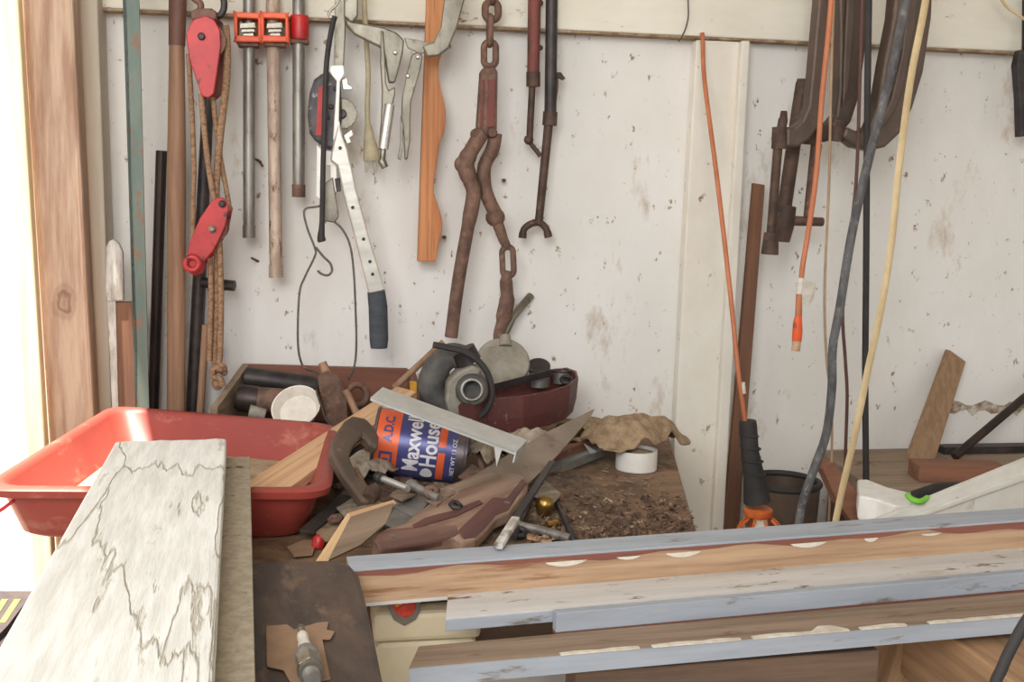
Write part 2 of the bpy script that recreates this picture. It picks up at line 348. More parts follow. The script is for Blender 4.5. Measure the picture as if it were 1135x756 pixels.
# white post on the back wall, with its narrow side strip and the dark gap between
PT = [at(772, 45, -.03), at(750, 450, -.03), at(817, 100, -.03), at(797, 430, -.03)]
def upright(name, a, b, c, d, t, m, z0=0, z1=None, parent=None, bev=.003, y=None):
    """board between the left edge a-b and the right edge c-d, t thick towards the wall"""
    z1 = z1 if z1 is not None else 2.45
    q = [zline(a, b, z1), zline(c, d, z1), zline(c, d, z0), zline(a, b, z0)]
    return struct(name, MB().prism(q, (0, t, 0)), m, parent, bev=bev)
upright('trim_2', *PT, .029, 'trimw', z1=LZ - .005)
upright('trim_3', at(819, 100, -.045), at(799, 430, -.045), at(829, 100, -.045), at(811, 430, -.045), .044, 'trimw', z1=LZ - .005)
# left corner: bright jamb plank, rough brown stud, grey white board
upright('trim_4', at(2, 0, -.19), at(26, 460, -.19), at(20, 0, -.19), at(48, 460, -.19), .03, 'plankpale', z1=2.6)
upright('trim_5', at(23, 0, -.15), at(52, 460, -.15), at(81, 0, -.15), at(104, 460, -.15), .055, 'studbrown', z1=2.6, bev=.006)
_st = bpy.data.objects['trim_5']; knot(M['studbrown'], WM[_st.name].inverted() @ at(66, 335, -.15), .016)
upright('trim_6', at(84, 0, -.08), at(104, 460, -.08), at(108, 0, -.08), at(124, 460, -.08), .075, 'cornerw', z1=2.6)

# ------------------------------------------------------------------ bench
b = thing('workbench', 'worn wooden workbench along the white back wall carrying the scrap heap', 'workbench', (.15, -.46, 0))
fr_r, fr_f = on(740, 478, BZ), on(772, 590, BZ)
fr_f2 = fr_f + (fr_f - fr_r) * ((-.875 - fr_f.y) / (fr_f.y - fr_r.y))
BXL = -.36
top = [(BXL, -.005, BZ), (.66, -.005, BZ), fr_r, fr_f2, (-.23, fr_f2.y, BZ), (-.27, -.64, BZ), (BXL, -.33, BZ)]
link('bench_top', MB().prism([V(p) for p in top], (0, 0, -.022)), 'ply', b, fr=frame((-.3, -.5, BZ - .022), (.5, -.5, BZ - .022)), bev=.002)
for x, y in ((BXL + .05, -.06), (.55, -.06), (-.18, -.80), (.38, -.80)):
    link('leg', MB().box((x - .04, y - .04, 0), (x + .04, y + .04, BZ - .022)), 'brownz', b, bev=.003)
link('rail', MB().box((-.13, -.82, .80), (.34, -.78, BZ - .022)), 'darkbrown', b, fr=frame((-.38, -.85, .8), (.34, -.85, .8)))

# ================================================================== tools on the wall, left to right
def hang(name, label, cat, loc, group=None): return thing(name, label, cat, loc, group)

def bar_up(name, label, cat, l, r_, Y, t, m, z0=BZ, bev=.002):
    """leaning bar: l, r_ = two left / two right edge pixels, top first"""
    a, b_, c, d = at(*l[0], Y), at(*l[1], Y), at(*r_[0], Y), at(*r_[1], Y)
    q = [a, c, zline(c, d, z0), zline(a, b_, z0)]
    return tag(link(name, MB().prism(q, (0, t, 0)), m, bev=bev), label, cat)
o = link('steel_post', MB().prism([zline(at(136, 0, -.17), at(150, 447, -.17), 1.75), zline(at(154, 0, -.17), at(165, 447, -.17), 1.75), zline(at(154, 0, -.17), at(165, 447, -.17), BZ), zline(at(136, 0, -.17), at(150, 447, -.17), BZ)], (0, .006, 0))
         .prism([zline(at(136, 0, -.17), at(150, 447, -.17), 1.75), zline(at(140, 0, -.17), at(154, 447, -.17), 1.75), zline(at(140, 0, -.17), at(154, 447, -.17), BZ), zline(at(136, 0, -.17), at(150, 447, -.17), BZ)], (0, .04, 0)), 'green')
tag(o, 'tall green painted steel angle post with rust, leaning left of the black bar', 'post')
bar_up('weathered_board', 'narrow brown board standing between corner and green post', 'board', [(126, 335), (131, 447)], [(149, 335), (152, 447)], -.12, .016, 'brownz')
p = thing('paddle', 'weathered white round-topped paddle beside the left corner board', 'paddle', V((at(127, 447, -.122).x, -.119, BZ)))
pts = [(117, 335), (117, 275), (120, 267), (126, 265), (132, 270), (136, 280), (137, 334)]
link('blade', MB().slab(pts, -.125, .012), 'whitedz', p, bev=.003)
q = [at(119, 333, -.123), at(128, 333, -.123), zline(at(128, 334, -.123), at(131, 447, -.123), BZ), zline(at(119, 334, -.123), at(124, 447, -.123), BZ)]
link('shaft', MB().prism(q, (0, .008, 0)), 'whitedz', p)
a, c = at(179, 167, -.05), at(170, 447, -.05)
tag(link('steel_bar', MB().tube([a, zline(a, c, BZ)], .0095, 8), 'blackpipe'), 'black iron bar leaning on the wall left of the wooden handle', 'bar')
t = thing('shovel_handle', 'thick round wooden tool handle with dark socket standing beside red pulley', 'tool handle', zline(at(196, 50, -.09), at(195, 455, -.09), BZ))
a, c = at(196, 48, -.09), at(195, 455, -.09)
link('shaft', MB().tube([a, a + (c - a) * .3, zline(a, c, BZ)], [.0125, .0155, .0155], 14), 'handle', t)
link('socket', MB().tube([a + V((.005, 0, .19)), a + V((.003, 0, .08)), a - V((0, 0, .004))], [.018, .015, .0135], 12), 'handledark', t)

# black bar behind the ropes, with a stub handle
t = thing('pry_bar', 'heavy black iron bar with side stub standing behind the ropes', 'bar', zline(at(231, 105, -.05), at(214, 455, -.05), BZ))
a, c = at(231, 100, -.05), at(214, 455, -.05)
link('bar', MB().tube([a, zline(a, c, BZ)], [.010, .013], 8), 'iron', t)
link('stub', MB().tube([at(224, 313, -.055), at(260, 317, -.07)], .0095, 10), 'iron', t)
a, c = at(228, 360, -.10), at(222, 455, -.10)
tag(link('stick', MB().tube([a, zline(a, c, BZ)], .0065, 8), 'stick'), 'thin grey stick standing left of the knotted rope', 'stick')

# block and tackle
t = thing('block_and_tackle', 'red double pulley blocks strung with tan rope, hanging by iron hook', 'pulley', at(230, 300, -.13))
up = [(206, 40), (210, 28), (215, 21), (228, 17), (238, 22), (244, 34), (245, 50), (241, 80), (237, 104), (231, 109), (223, 106), (218, 90), (210, 66)]
link('cheek_plate', MB().slab(up, -.155, .005), 'redblock', t, bev=.002)
link('cheek_plate', MB().slab([(x + 8, y + 2) for x, y in up], -.105, .005), 'rustred', t, bev=.002)
link('sheave', MB().lathe(at(229, 45, -.148), (0, 1, 0), [(0, .03), (.008, .024), (.018, .02), (.028, .024), (.036, .03)], 24), 'handledark', t)
link('pin', MB().lathe(at(223, 40, -.161), (0, 1, 0), [(0, .004), (.002, .006), (.008, .006)], 10), 'iron', t)
link('crown', MB().slab([(212, 22), (211, 12), (218, 9), (232, 9), (240, 12), (240, 22)], -.15, .045), 'handledark', t, bev=.003)
link('hook', MB().tube(smooth_path([at(232, 12, -.127), at(242, 18, -.127), at(248, 10, -.127), at(247, -3, -.127), at(238, -14, -.127), at(228, -30, -.12), at(226, -45, -.08), at(226, -48, -.03)]), .0055, 8), 'iron', t)
link('hook', MB().tube(smooth_path([at(222, 12, -.127), at(222, 4, -.127), at(213, -4, -.127), at(207, -16, -.127)]), .0055, 8), 'handledark', t)
lo_ = [(235, 222), (243, 218), (250, 221), (254, 230), (250, 250), (243, 266), (236, 279), (226, 290), (221, 302), (212, 305), (206, 299), (206, 287), (211, 266), (221, 243)]
link('cheek_plate', MB().slab(lo_, -.16, .005), 'redblock', t, bev=.002)
link('cheek_plate', MB().slab([(x + 4, y + 1) for x, y in lo_], -.115, .005), 'redblock', t, bev=.002)
link('sheave', MB().lathe(at(236, 252, -.153), (0, 1, 0), [(0, .024), (.008, .018), (.018, .015), (.028, .018), (.036, .024)], 24), 'rustred', t)
link('pin', MB().lathe(at(235, 254, -.167), (0, 1, 0), [(0, .003), (.002, .006), (.008, .006)], 10), 'nickel', t)
link('pin', MB().lathe(at(246, 226, -.167), (0, 1, 0), [(0, .003), (.002, .006), (.008, .006)], 10), 'iron', t)
link('eye', MB().ring(at(213, 292, -.165), (0, 1, 0), .011, .005), 'redblock', t)
def rope(pts, r=.0052, par=None, Y=-.135): return link('rope', MB().tube(smooth_path(ppts(pts, Y), 5), r, 8), 'rope', par)
rope([(209, 60), (213, 130), (215, 190), (214, 225), (214, 262)], .0042, t, -.13)
rope([(223, 104), (227, 150), (232, 190), (238, 226)], .0048, t, -.14)
rope([(250, 28), (252, 60), (250, 100), (244, 150), (240, 200), (239, 226)], .0062, t, -.13)
rope([(236, 108), (240, 145), (246, 185), (253, 222), (254, 234)], .0042, t, -.125)
rope([(233, 286), (234, 330), (232, 400)], .0048, t, -.13)
rope([(240, 275), (240, 340), (237, 420)], .0048, t, -.125)
rope([(243, 262), (245, 330), (244, 390), (242, 402)], .0050, t, -.14)
k = MB().ball(at(244, 408, -.14), (.012, .011, .010)).ball(at(241, 425, -.14), (.010, .009, .012)).ball(at(248, 412, -.135), (.007, .008, .008)).tube(smooth_path(ppts([(246, 410), (237, 408), (236, 417), (244, 420), (247, 428)], -.15)), .005, 8)
link('knot', k, 'rope', t)

# pipe clamps
def pipe_clamp(x0, x1, ytop, ybot, pl, ptop, pbot, pm, jm, label, kindlever, endm):
    Y = -.0585
    a, c = at(*ptop, Y), at(*pbot, Y); r = pxr(pl, Y) / 2
    t = thing('pipe_clamp', label, 'pipe clamp', c, 'pipe clamps hanging from the ledge')
    link('pipe', MB().tube([a + (a - c) * .12, c], r, 14), pm, t)
    w = pxr(x1 - x0, Y); ctr = at((x0 + x1) / 2, (ytop + ybot) / 2, Y); h = pxr(ybot - ytop, Y)
    if kindlever:
        L = MB()
        for dz, hh in ((h / 2 - .005, .010), (-h / 2 + .005, .010)):
            L.box((ctr.x - w / 2, Y - .026, ctr.z + dz - hh / 2), (ctr.x + w / 2, Y + .024, ctr.z + dz + hh / 2))
        L.box((ctr.x - w / 2, Y - .026, ctr.z - h / 2), (ctr.x - w / 2 + .005, Y + .0246, ctr.z + h / 2))
        L.box((ctr.x + w / 2 - .005, Y - .026, ctr.z - h / 2), (ctr.x + w / 2, Y + .0246, ctr.z + h / 2))
        link('jaw', L, jm, t, bev=.002)
        D = MB()
        for i in range(3): D.prism([ctr + V((-.013 + .002 * i, -.024 + .006 * i, .006 - .006 * i)), ctr + V((.012 - .002 * i, -.024 + .006 * i, .009 - .006 * i)), ctr + V((.014 - .002 * i, -.024 + .006 * i, -.001 - .006 * i)), ctr + V((-.014 + .002 * i, -.024 + .006 * i, -.003 - .006 * i))], (0, .004, 0))
        link('clutch_plate', D, 'nickel', t, bev=.001)
        link('foot', MB().box((ctr.x - w / 2 + .004, Y - .02, ctr.z - h / 2 - .007), (ctr.x + w / 2 - .004, Y + .02, ctr.z - h / 2 - .0005)), 'rust', t, bev=.002)
    else:
        link('collar', MB().lathe((ctr.x, Y, ctr.z - h / 2), (0, 0, 1), [(0, w / 2 * .92), (.004, w / 2), (h - .004, w / 2), (h, w / 2 * .92)], 18), jm, t)
        link('foot', MB().box((ctr.x - w / 2, Y - .012, ctr.z - h / 2 - .008), (ctr.x + w / 2, Y + .02, ctr.z - h / 2 - .0005)), 'rust', t, bev=.002)
    link('nail', MB().tube([a + V((r, -.004, .05)), V((a.x + r, .0005, a.z + .05))], .002, 6), 'rust', t)
    d = (c - a).normalized()
    link('pipe_end', MB().tube([c - d * .018, c + d * .004], r * 1.12, 14), endm, t)
    return t
pipe_clamp(262, 289, 17, 47, 12.5, (276, 0), (276, 261), 'galv', 'orange', 'orange jawed pipe clamp on grey pipe, leftmost of the three', True, 'galv')
pipe_clamp(291, 319, 17, 47, 14, (302, 0), (306, 305), 'galvrust', 'orange', 'orange jawed pipe clamp on longest flaking whitish pipe', True, 'galvrust')
pipe_clamp(322, 342, 18, 43, 13, (331, 0), (331, 216), 'galv', 'redcollar', 'red collared pipe clamp on short grey pipe with rusty tip', False, 'rust')
for i, (x, y) in enumerate(((288, 180), (285, 290))):
    tag(link('nail', MB().tube([at(x - 6, y - 4, -.03), at(x + 2, y, .004)], .0022, 6), 'rust'), ['rusty nail in the wall behind the pipe clamps, upper one', 'rusty nail low in the wall between the pipe clamps'][i], 'nail', 'nails in the wall')

# come-along winch
Yc = -.09
t = thing('hand_winch', 'plated hand winch with black drum housing and dark grey grip', 'winch', at(395, 385, Yc))
link('strap', MB().slab([(371, -20), (384, -20), (383, 40), (381, 76), (370, 76), (371, 30)], Yc + .01, .008), 'nickel', t, bev=.002)
link('housing', MB().slab([(341, 128), (343, 104), (348, 88), (356, 82), (368, 78), (378, 92), (379, 130), (374, 166), (362, 165), (349, 155), (343, 147)], Yc - .022, .05), 'drum', t, bev=.005)
link('stripe', MB().slab([(353, 97), (358, 95), (357, 150), (350, 150)], Yc - .0235, .0012), 'redstripe', t)
for x, y in ((371, 80), (372, 98), (367, 118), (363, 130)): link('bolt', MB().lathe(at(x, y, Yc - .0275), (0, 1, 0), [(0, .002), (.001, .004), (.005, .0045)], 8), 'iron', t)
link('frame_arm', MB().slab([(365, 72), (381, 72), (382, 82), (377, 90), (375, 160), (372, 172), (368, 172), (373, 90), (365, 80)], Yc - .028, .006), 'whitemetal', t, bev=.0015)
w = MB(); cc = at(379, 126, Yc - .005); n = 36; rr = pxr(17, Yc)
ring_o = [cc + V((math.cos(2 * math.pi * k / n) * rr * (1 if k % 2 else .92), 0, math.sin(2 * math.pi * k / n) * rr * (1 if k % 2 else .92))) for k in range(n)]
w.prism(ring_o, (0, .006, 0)); link('ratchet_wheel', w, 'nickel', t, bev=.001)
link('hub', MB().lathe(at(379, 126, Yc - .012), (0, 1, 0), [(0, .006), (.002, .008), (.01, .008)], 14), 'drum', t)
link('pawl', MB().slab([(378, 88), (385, 85), (386, 93), (391, 96), (390, 100), (380, 100)], Yc - .012, .008), 'tin', t, bev=.0015)
link('pawl', MB().slab([(380, 150), (390, 143), (392, 150), (388, 153), (390, 158), (384, 160)], Yc - .012, .008), 'tin', t, bev=.0015)
link('lever', MB().slab([(367, 168), (376, 132), (380, 150), (385, 164), (391, 190), (394, 206), (409, 262), (427, 322), (409, 327), (396, 274), (380, 212), (374, 184), (366, 178)], Yc - .030, .012), 'tin', t, bev=.003)
for x, y in ((391, 230), (403, 265), (410, 290), (413, 304), (377, 164)): link('rivet', MB().lathe(at(x, y, Yc - .032), (0, 1, 0), [(0, .0018), (.0006, .003), (.003, .003)], 10), 'iron', t)
link('grip', MB().tube([at(417, 323, Yc - .024), at(419, 340, Yc - .024), at(420, 376, Yc - .024), at(420, 386, Yc - .024)], [.0155, .0165, .0165, .0145], 14, flat=.7), 'grip', t)
link('lower_frame', MB().slab([(351, 160), (358, 165), (374, 168), (374, 214), (366, 214), (366, 184), (358, 184), (358, 225), (350, 218)], Yc - .012, .012), 'whitemetal', t, bev=.002)
link('clevis', MB().prism([at(358, 205, Yc - .014), at(369, 196, Yc - .014), at(376, 240, Yc - .014), at(371, 247, Yc - .014), at(357, 245, Yc - .014)], (0, .014, 0)), 'nickel', t, bev=.002)
link('pivot_ear', MB().slab([(371, 198), (377, 197), (378, 212), (373, 213)], Yc - .018, .02), 'iron', t, bev=.001)
cb = smooth_path(ppts([(372, 214), (366, 224), (352, 229), (340, 231), (337, 237), (341, 254), (349, 275), (349, 284), (338, 307), (332, 325), (330, 370), (332, 395), (338, 408), (352, 413, -.13), (364, 422, -.15)], Yc - .01), 6)
link('cable', MB().tube(cb, .0019, 6), 'cable', t)
cb = smooth_path(ppts([(371, 246), (380, 255), (388, 272), (392, 300), (394, 340), (395, 380), (393, 405), (387, 420, -.13)], Yc - .01), 6)
link('cable', MB().tube(cb, .0019, 6), 'cable', t)
tag(link('wire_hook', MB().tube(smooth_path(ppts([(350, 274), (358, 284), (366, 292), (368, 300), (364, 305), (357, 304), (352, 300)], Yc - .028), 6), .0021, 6), 'cable'), 'small bent wire hook hanging below the black strap', 'hook')
t = thing('strap_cord', 'black stretch cord with metal hook hanging in front of the winch', 'cord', at(357, 270, Yc - .045))
link('cord', MB().tube(smooth_path(ppts([(371, 18), (367, 35), (362, 70), (360, 120), (358, 190), (357, 245), (356, 262), (357, 268)], Yc - .045), 4), [.0045] * 20 + [.0045, .005, .0055, .006, .0065, .007, .0075, .007, .006], 8), 'blackrubber', t)
link('hook', MB().tube(smooth_path(ppts([(370, 20), (365, 18), (366, 12), (374, 4), (376, -8), (376, -30)], Yc - .045)), .0022, 6), 'nickel', t)

# cream cord with plug
t = thing('power_cord', 'cream power cord hanging with a two prong plug end', 'power cord', at(410, 190, -.05))
link('cord', MB().tube(smooth_path(ppts([(402, -30), (405, 30), (408, 80), (407, 120), (408, 142)], -.05)), .0044, 8), 'creamcord', t)
link('plug', MB().tube([at(408, 138, -.05), at(409, 152, -.05), at(411, 166, -.05), at(412, 178, -.05)], [.0055, .009, .0135, .0145], 10, flat=.7), 'creamcord', t)
link('prong', MB().slab([(404, 178), (408, 178), (408, 191), (404, 191)], -.052, .002), 'nickel', t)
link('prong', MB().slab([(413, 178), (417, 178), (418, 191), (414, 191)], -.052, .002), 'nickel', t)

# locking C clamp
Yl = -.115
t = thing('locking_clamp', 'grey locking C-clamp pliers with wide open jaws hanging on the ledge', 'locking pliers', at(440, 185, Yl))
link('jaw_plate', MB().slab([(382, -40), (398, -40), (397, 18), (390, 26), (381, 18)], Yl - .006, .016), 'nickel', t, bev=.003)
link('upper_arm', MB().slab([(381, 19), (391, 24), (404, 26), (426, 30), (440, 36), (448, 44), (447, 58), (443, 74), (438, 92), (431, 92), (426, 62), (421, 52), (408, 46), (393, 38), (384, 28)], Yl - .005, .014), 'nickel', t, bev=.003)
link('handle', MB().slab([(422, 34), (425, 34), (427, 62), (428, 92), (431, 100), (438, 96), (438, 106), (434, 120), (431, 142), (427, 166), (420, 166), (423, 130), (424, 100), (422, 70)], Yl - .010, .024), 'nickel', t, bev=.003)
link('adjusting_tube', MB().tube([at(432, 116, Yl - .012), at(425, 165, Yl - .012)], .0085, 12), 'tin', t)
link('adjusting_screw', MB().tube([at(425, 164, Yl - .01), at(424, 176, Yl - .01), at(423, 178, Yl - .01), at(427, 186, Yl - .01)], [.005, .005, .007, .006], 8), 'nickel', t)
link('link_bar', MB().slab([(448, 42), (462, 44), (474, 47), (478, 56), (466, 60), (452, 53)], Yl + .004, .006), 'nickel', t, bev=.001)
link('lower_arm', MB().slab([(468, 50), (481, 46), (489, 30), (494, -10), (498, -40), (519, -40), (515, 0), (507, 30), (497, 54), (486, 62), (474, 63)], Yl - .006, .016), 'nickel', t, bev=.003)
link('lever', MB().slab([(457, 60), (464, 57), (469, 62), (466, 78), (461, 95), (456, 112), (455, 135), (455, 155), (452, 176), (449, 178), (448, 150), (445, 130), (446, 108), (451, 82)], Yl - .008, .016), 'nickel', t, bev=.003)
link('release_lever', MB().slab([(444, 128), (447, 134), (447, 160), (444, 178), (441, 176), (444, 158)], Yl - .004, .008), 'nickel', t, bev=.001)
for x, y in ((438, 58), (463, 63), (452, 84)): link('rivet', MB().lathe(at(x, y, Yl - .012), (0, 1, 0), [(0, .002), (.001, .0035), (.006, .004)], 10), 'tin', t)

# wavy wood template
edge = [(496, -40), (494, 20), (491, 55), (487, 68), (486, 84), (490, 104), (494, 124), (493, 142), (489, 154), (486, 166), (484, 184), (481, 200), (481, 214), (485, 226), (489, 240), (490, 252), (488, 264), (485, 276), (483, 290)]
pxs = [(474, -40), (473, 0), (467, 170), (463, 290)]
sp = [(p.x, p.y) for p in smooth_path([V((x, y, 0)) for x, y in edge], 4)][::-1]
_wt = thing('wood_template', 'orange pine strip with one wavy edge hanging beside locking pliers', 'wood strip', at(473, 290, -.045))
link('nail', MB().tube([at(484, -30, -.062), at(484, -30, .0005)], .002, 6), 'rust', _wt)
link('board', MB().slab(pxs + sp, -.0535, .0192), 'pinez', _wt, bev=.0015)

# chain load binder
Yb = -.075
t = thing('chain_binder', 'rusty lever chain binder with chain links and long handle', 'chain binder', at(530, 375, Yb))
def linkring(par, c, w, h, r, side=False, Y=Yb, m='rust', tilt=0):
    cx, cy = c; C0 = at(cx, cy, Y); hh = pxr(h, Y) / 2 - r; ww = pxr(w, Y) / 2 - r; pts = []
    for k in range(20):
        a = 2 * math.pi * k / 20; z = math.sin(a) * ww + (hh - ww) * (1 if math.sin(a) > 0 else -1); x = math.cos(a) * ww
        v = V((0, x, z)) if side else V((x, 0, z))
        pts.append(C0 + Matrix.Rotation(tilt, 3, 'Y') @ v)
    return link('chain_link', MB().tube(pts, r, 8, True), m, par)
linkring(t, (545, 12), 23, 28, .0065)
linkring(t, (543, 34), 18, 38, .0055, True)
linkring(t, (543, 60), 21, 34, .006)
linkring(t, (546, -12), 20, 36, .006, True)
link('barrel', MB().slab([(533, 80), (537, 74), (549, 74), (552, 80), (551, 145), (544, 152), (530, 150), (529, 140)], Yb - .012, .026), 'rust', t, bev=.004)
link('side_plate', MB().slab([(541, 88), (549, 88), (548, 140), (540, 142)], Yb - .0145, .002), 'rustred', t, bev=.001)
link('side_plate', MB().slab([(534, 88), (537, 88), (535, 140), (532, 141)], Yb - .0145, .002), 'rustred', t, bev=.001)
link('pivot', MB().lathe(at(531, 148, Yb - .020), (0, 1, 0), [(0, .008), (.003, .0105), (.04, .0105)], 14).lathe(at(546, 147, Yb - .020), (0, 1, 0), [(0, .007), (.003, .009), (.04, .009)], 14), 'rust', t)
link('lever', MB().tube(smooth_path(ppts([(534, 148), (524, 164), (516, 182), (521, 200), (525, 215), (519, 250), (508, 312), (500, 374)], Yb - .008), 4), [.0135] * 6 + [.0155] * 6 + [.0135] * 8 + [.0118] * 9, 10), 'rust', t)
link('elbow', MB().lathe(at(515, 182, Yb - .018), (0, 1, 0), [(0, .010), (.003, .0155), (.026, .0155)], 14), 'rust', t)
link('yoke', MB().tube(smooth_path(ppts([(549, 148), (546, 165), (537, 184), (537, 205), (542, 222), (551, 240)], Yb), 4), .0125, 10), 'rust', t)
link('swivel', MB().ball(at(549, 241, Yb), (.018, .015, .017)).tube([at(549, 240, Yb), at(558, 266, Yb), at(562, 274, Yb)], [.011, .009, .008], 8), 'rust', t)
linkring(t, (563, 290), 20, 40, .0055, tilt=-.06)
link('hook', MB().tube(smooth_path(ppts([(563, 300), (561, 312), (562, 332), (558, 352), (553, 372), (555, 385, -.1)], Yb), 4), [.010] * 4 + [.012] * 4 + [.0145] * 5 + [.011] * 5 + [.009] * 3, 8, flat=.75), 'rust', t)
tag(link('steel_tube', MB().tube([at(556, 378, -.045), at(568, 352, -.045), at(588, 328, -.0045)], .0075, 12), 'nickel'), 'short grey steel tube leaning on wall behind the chain hook', 'tube')

# two sliding bars
t = thing('sliding_rod', 'rusty brown bar with thin hinged rod, left of the dark strut', 'rod', at(590, 175, -.047))
link('bar', MB().tube([at(593, -40, -.047), at(591, 80, -.047), at(591, 94, -.047)], [.0118, .0112, .0105], 10), 'rustred', t)
link('collar', MB().tube([at(591, 80, -.047), at(591, 96, -.047)], .0128, 10), 'darkrust', t)
link('thin_rod', MB().tube([at(590, 94, -.047), at(587, 152, -.047)], .0062, 8), 'darkrust', t)
link('joint', MB().ball(at(586, 155, -.047), .009).tube([at(586, 156, -.047), at(599, 173, -.047)], .0042, 6), 'darkrust', t)
for y in (53, 3): link('lug', MB().ball(at(599, y, -.047), .005), 'darkrust', t)
t = thing('tension_bar', 'long dark iron bar ending in a two prong fork', 'bar', at(594, 265, -.0455))
link('bar', MB().tube([at(612, -40, -.0455), at(610, 130, -.0455)], [.0108, .0112], 12), 'iron', t)
link('collar', MB().tube([at(610, 124, -.0455), at(609, 139, -.0455)], .0135, 12), 'darkrust', t)
link('nail', MB().tube([at(618, -30, -.05), at(618, -30, .0005)], .002, 6), 'rust', t)
link('lower_rod', MB().tube([at(608, 138, -.0455), at(597, 248, -.0455)], [.0085, .0075], 10), 'darkrust', t)
link('fork', MB().tube(smooth_path(ppts([(579, 264), (581, 254), (589, 248), (598, 247), (605, 253), (608, 263)], -.0455), 4), [.0075] * 3 + [.0065] * 15 + [.0075] * 3, 8), 'darkrust', t)
link('bracket', MB().slab([(616, 80), (622, 80), (627, 87), (624, 89), (619, 86), (619, 97), (616, 120)], -.05, .008), 'darkrust', t, bev=.001)

for i, (x, y, l) in enumerate(((558, 200, 'small dark peg in wall right of the chain binder'), (492, 263, 'small nail in the wall beside the wavy pine strip'))):
    tag(link('wall_peg', MB().tube([at(x, y, -.02), at(x + 1, y, .004)], .0035, 8), 'darkrust'), l, 'nail', 'nails in the wall')
tag(link('hanging_wire', MB().tube(smooth_path(ppts([(760, -40), (763, 10), (761, 28), (756, 40), (752, 46)], -.04)), .0014, 5), 'twine'), 'thin dark wire dangling down the ledge above the white post', 'wire')
tag(link('spike', MB().tube([at(291, 184, -.02), at(285, 176, .004)], .002, 6), 'rust'), 'thin bent spike beside the middle pipe clamp', 'nail', 'nails in the wall')
# ================================================================== right-hand hanging things
Yo = -.30
t = thing('drop_light', 'orange caged work light with black handle, hanging on an orange cord', 'work light', at(838, 590, Yo))
link('cord', MB().tube(smooth_path(ppts([(778, 36, -.04), (779, 46, -.045), (781, 90, -.1), (795, 200, -.2), (810, 330, -.27), (818, 410, -.3), (826, 468, -.3)], Yo), 5), .0042, 8), 'orangecord', t)
link('cord_clip', MB().tube([at(822, 424, Yo), at(823, 436, Yo)], .0062, 8), 'tag', t)
link('grip', MB().tube([at(829, 466, Yo), at(829, 472, Yo), at(831, 500, Yo), at(836, 530, Yo), at(839, 556, Yo)], [.014, .0155, .0155, .0185, .0235], 14), 'blackrubber', t)
for i in range(4):
    y0 = 482 + i * 14; link('grip_ring', MB().ring(at(830 + i * 1.8, y0, Yo), V((.1, 0, 1)), .0158 + i * .0012, .0016, 18, up=(1, 0, 0)), 'blackrubber', t)
link('collar', MB().lathe(at(840, 572, Yo), (0, 0, 1), [(0, .022), (.003, .025), (.012, .025), (.015, .021)], 20), 'lampor', t)
cg = at(843, 574, Yo)
for k in range(8):
    a = 2 * math.pi * k / 8; d = V((math.cos(a), math.sin(a), 0))
    link('cage_wire', MB().tube(smooth_path([cg + d * .02, cg + d * .04 + V((0, 0, -.025)), cg + d * .043 + V((0, 0, -.09)), cg + d * .02 + V((0, 0, -.13))]), .0024, 6), 'lampor', t)
link('cage_ring', MB().ring(cg + V((0, 0, -.03)), (0, 0, 1), .0405, .0022, 24, up=(1, 0, 0)), 'lampor', t)
link('bulb', MB().lathe(cg, (0, 0, -1), [(0, .012), (.02, .013), (.045, .024), (.065, .027), (.085, .022), (.095, .002)], 16), 'ceramic', t)

a, b_, c, d = at(836, 203, -.05), at(803, 585, -.05), at(848, 205, -.05), at(819, 585, -.05)
tag(link('wooden_stake', MB().prism([a, c, zline(c, d, 0), zline(a, b_, 0)], (0, .014, 0)), 'brownz', bev=.001), 'thin brown wooden stake leaning against wall beside the white post', 'stake')

# big C clamps
def cclamp(label, outline, Y, th, screw, parts_fn=None):
    t = thing('c_clamp', label, 'clamp', at(*outline[-1], Y), 'C-clamps hanging from the ledge')
    o = [(p.x, p.y) for p in outline] if hasattr(outline[0], 'x') else outline
    link('frame', MB().slab(o, Y, th), 'clampdark', t, bev=.005)
    return t
t = cclamp('rusty brown C-clamp with long screw, leftmost of the three clamps', [(908, -45), (928, -45), (926, 0), (917, 80), (914, 118), (908, 140), (897, 156), (884, 163), (872, 163), (872, 141), (880, 141), (889, 134), (896, 118), (900, 80), (907, 0)], -.19, .03, None)
link('boss', MB().tube([at(865, 141, -.175), at(864, 165, -.175)], .0145, 12), 'darkrust', t)
link('screw', MB().tube([at(868, 132, -.175), at(862, 165, -.175), at(854, 266, -.175)], [.0085, .0085, .0085], 10), 'darkrust', t)
link('screw_head', MB().tube([at(869, 123, -.175), at(868, 136, -.175)], [.006, .0085], 6), 'darkrust', t)
link('swivel_pad', MB().tube([at(855, 258, -.175), at(853, 282, -.175)], [.013, .016], 10), 'darkrust', t)
t = cclamp('dark iron C-clamp hanging in the middle behind the black cord', [(929, -45), (966, -45), (964, 20), (958, 70), (952, 110), (944, 135), (930, 152), (914, 158), (905, 152), (906, 138), (918, 138), (927, 128), (930, 100), (931, 40)], -.14, .035, None)
link('rib', MB().slab([(941, -40), (950, -40), (947, 40), (941, 100), (934, 120), (936, 60)], -.148, .008), 'clampdark', t, bev=.003)
link('boss', MB().tube([at(901, 138, -.122), at(899, 160, -.122)], .016, 12), 'darkrust', t)
link('screw', MB().tube([at(890, 92, -.122), at(884, 130, -.122), at(868, 240, -.122)], .013, 12), 'darkrust', t)
link('screw_head', MB().tube([at(891, 88, -.122), at(889, 105, -.122)], [.013, .016], 8), 'darkrust', t)
link('tommy_bar', MB().tube([at(860, 244, -.122), at(912, 246, -.122)], [.010, .008], 8), 'rust', t)
link('swivel_pad', MB().tube([at(873, 228, -.122), at(868, 250, -.122), at(866, 268, -.122)], [.016, .02, .015], 12), 'darkrust', t)
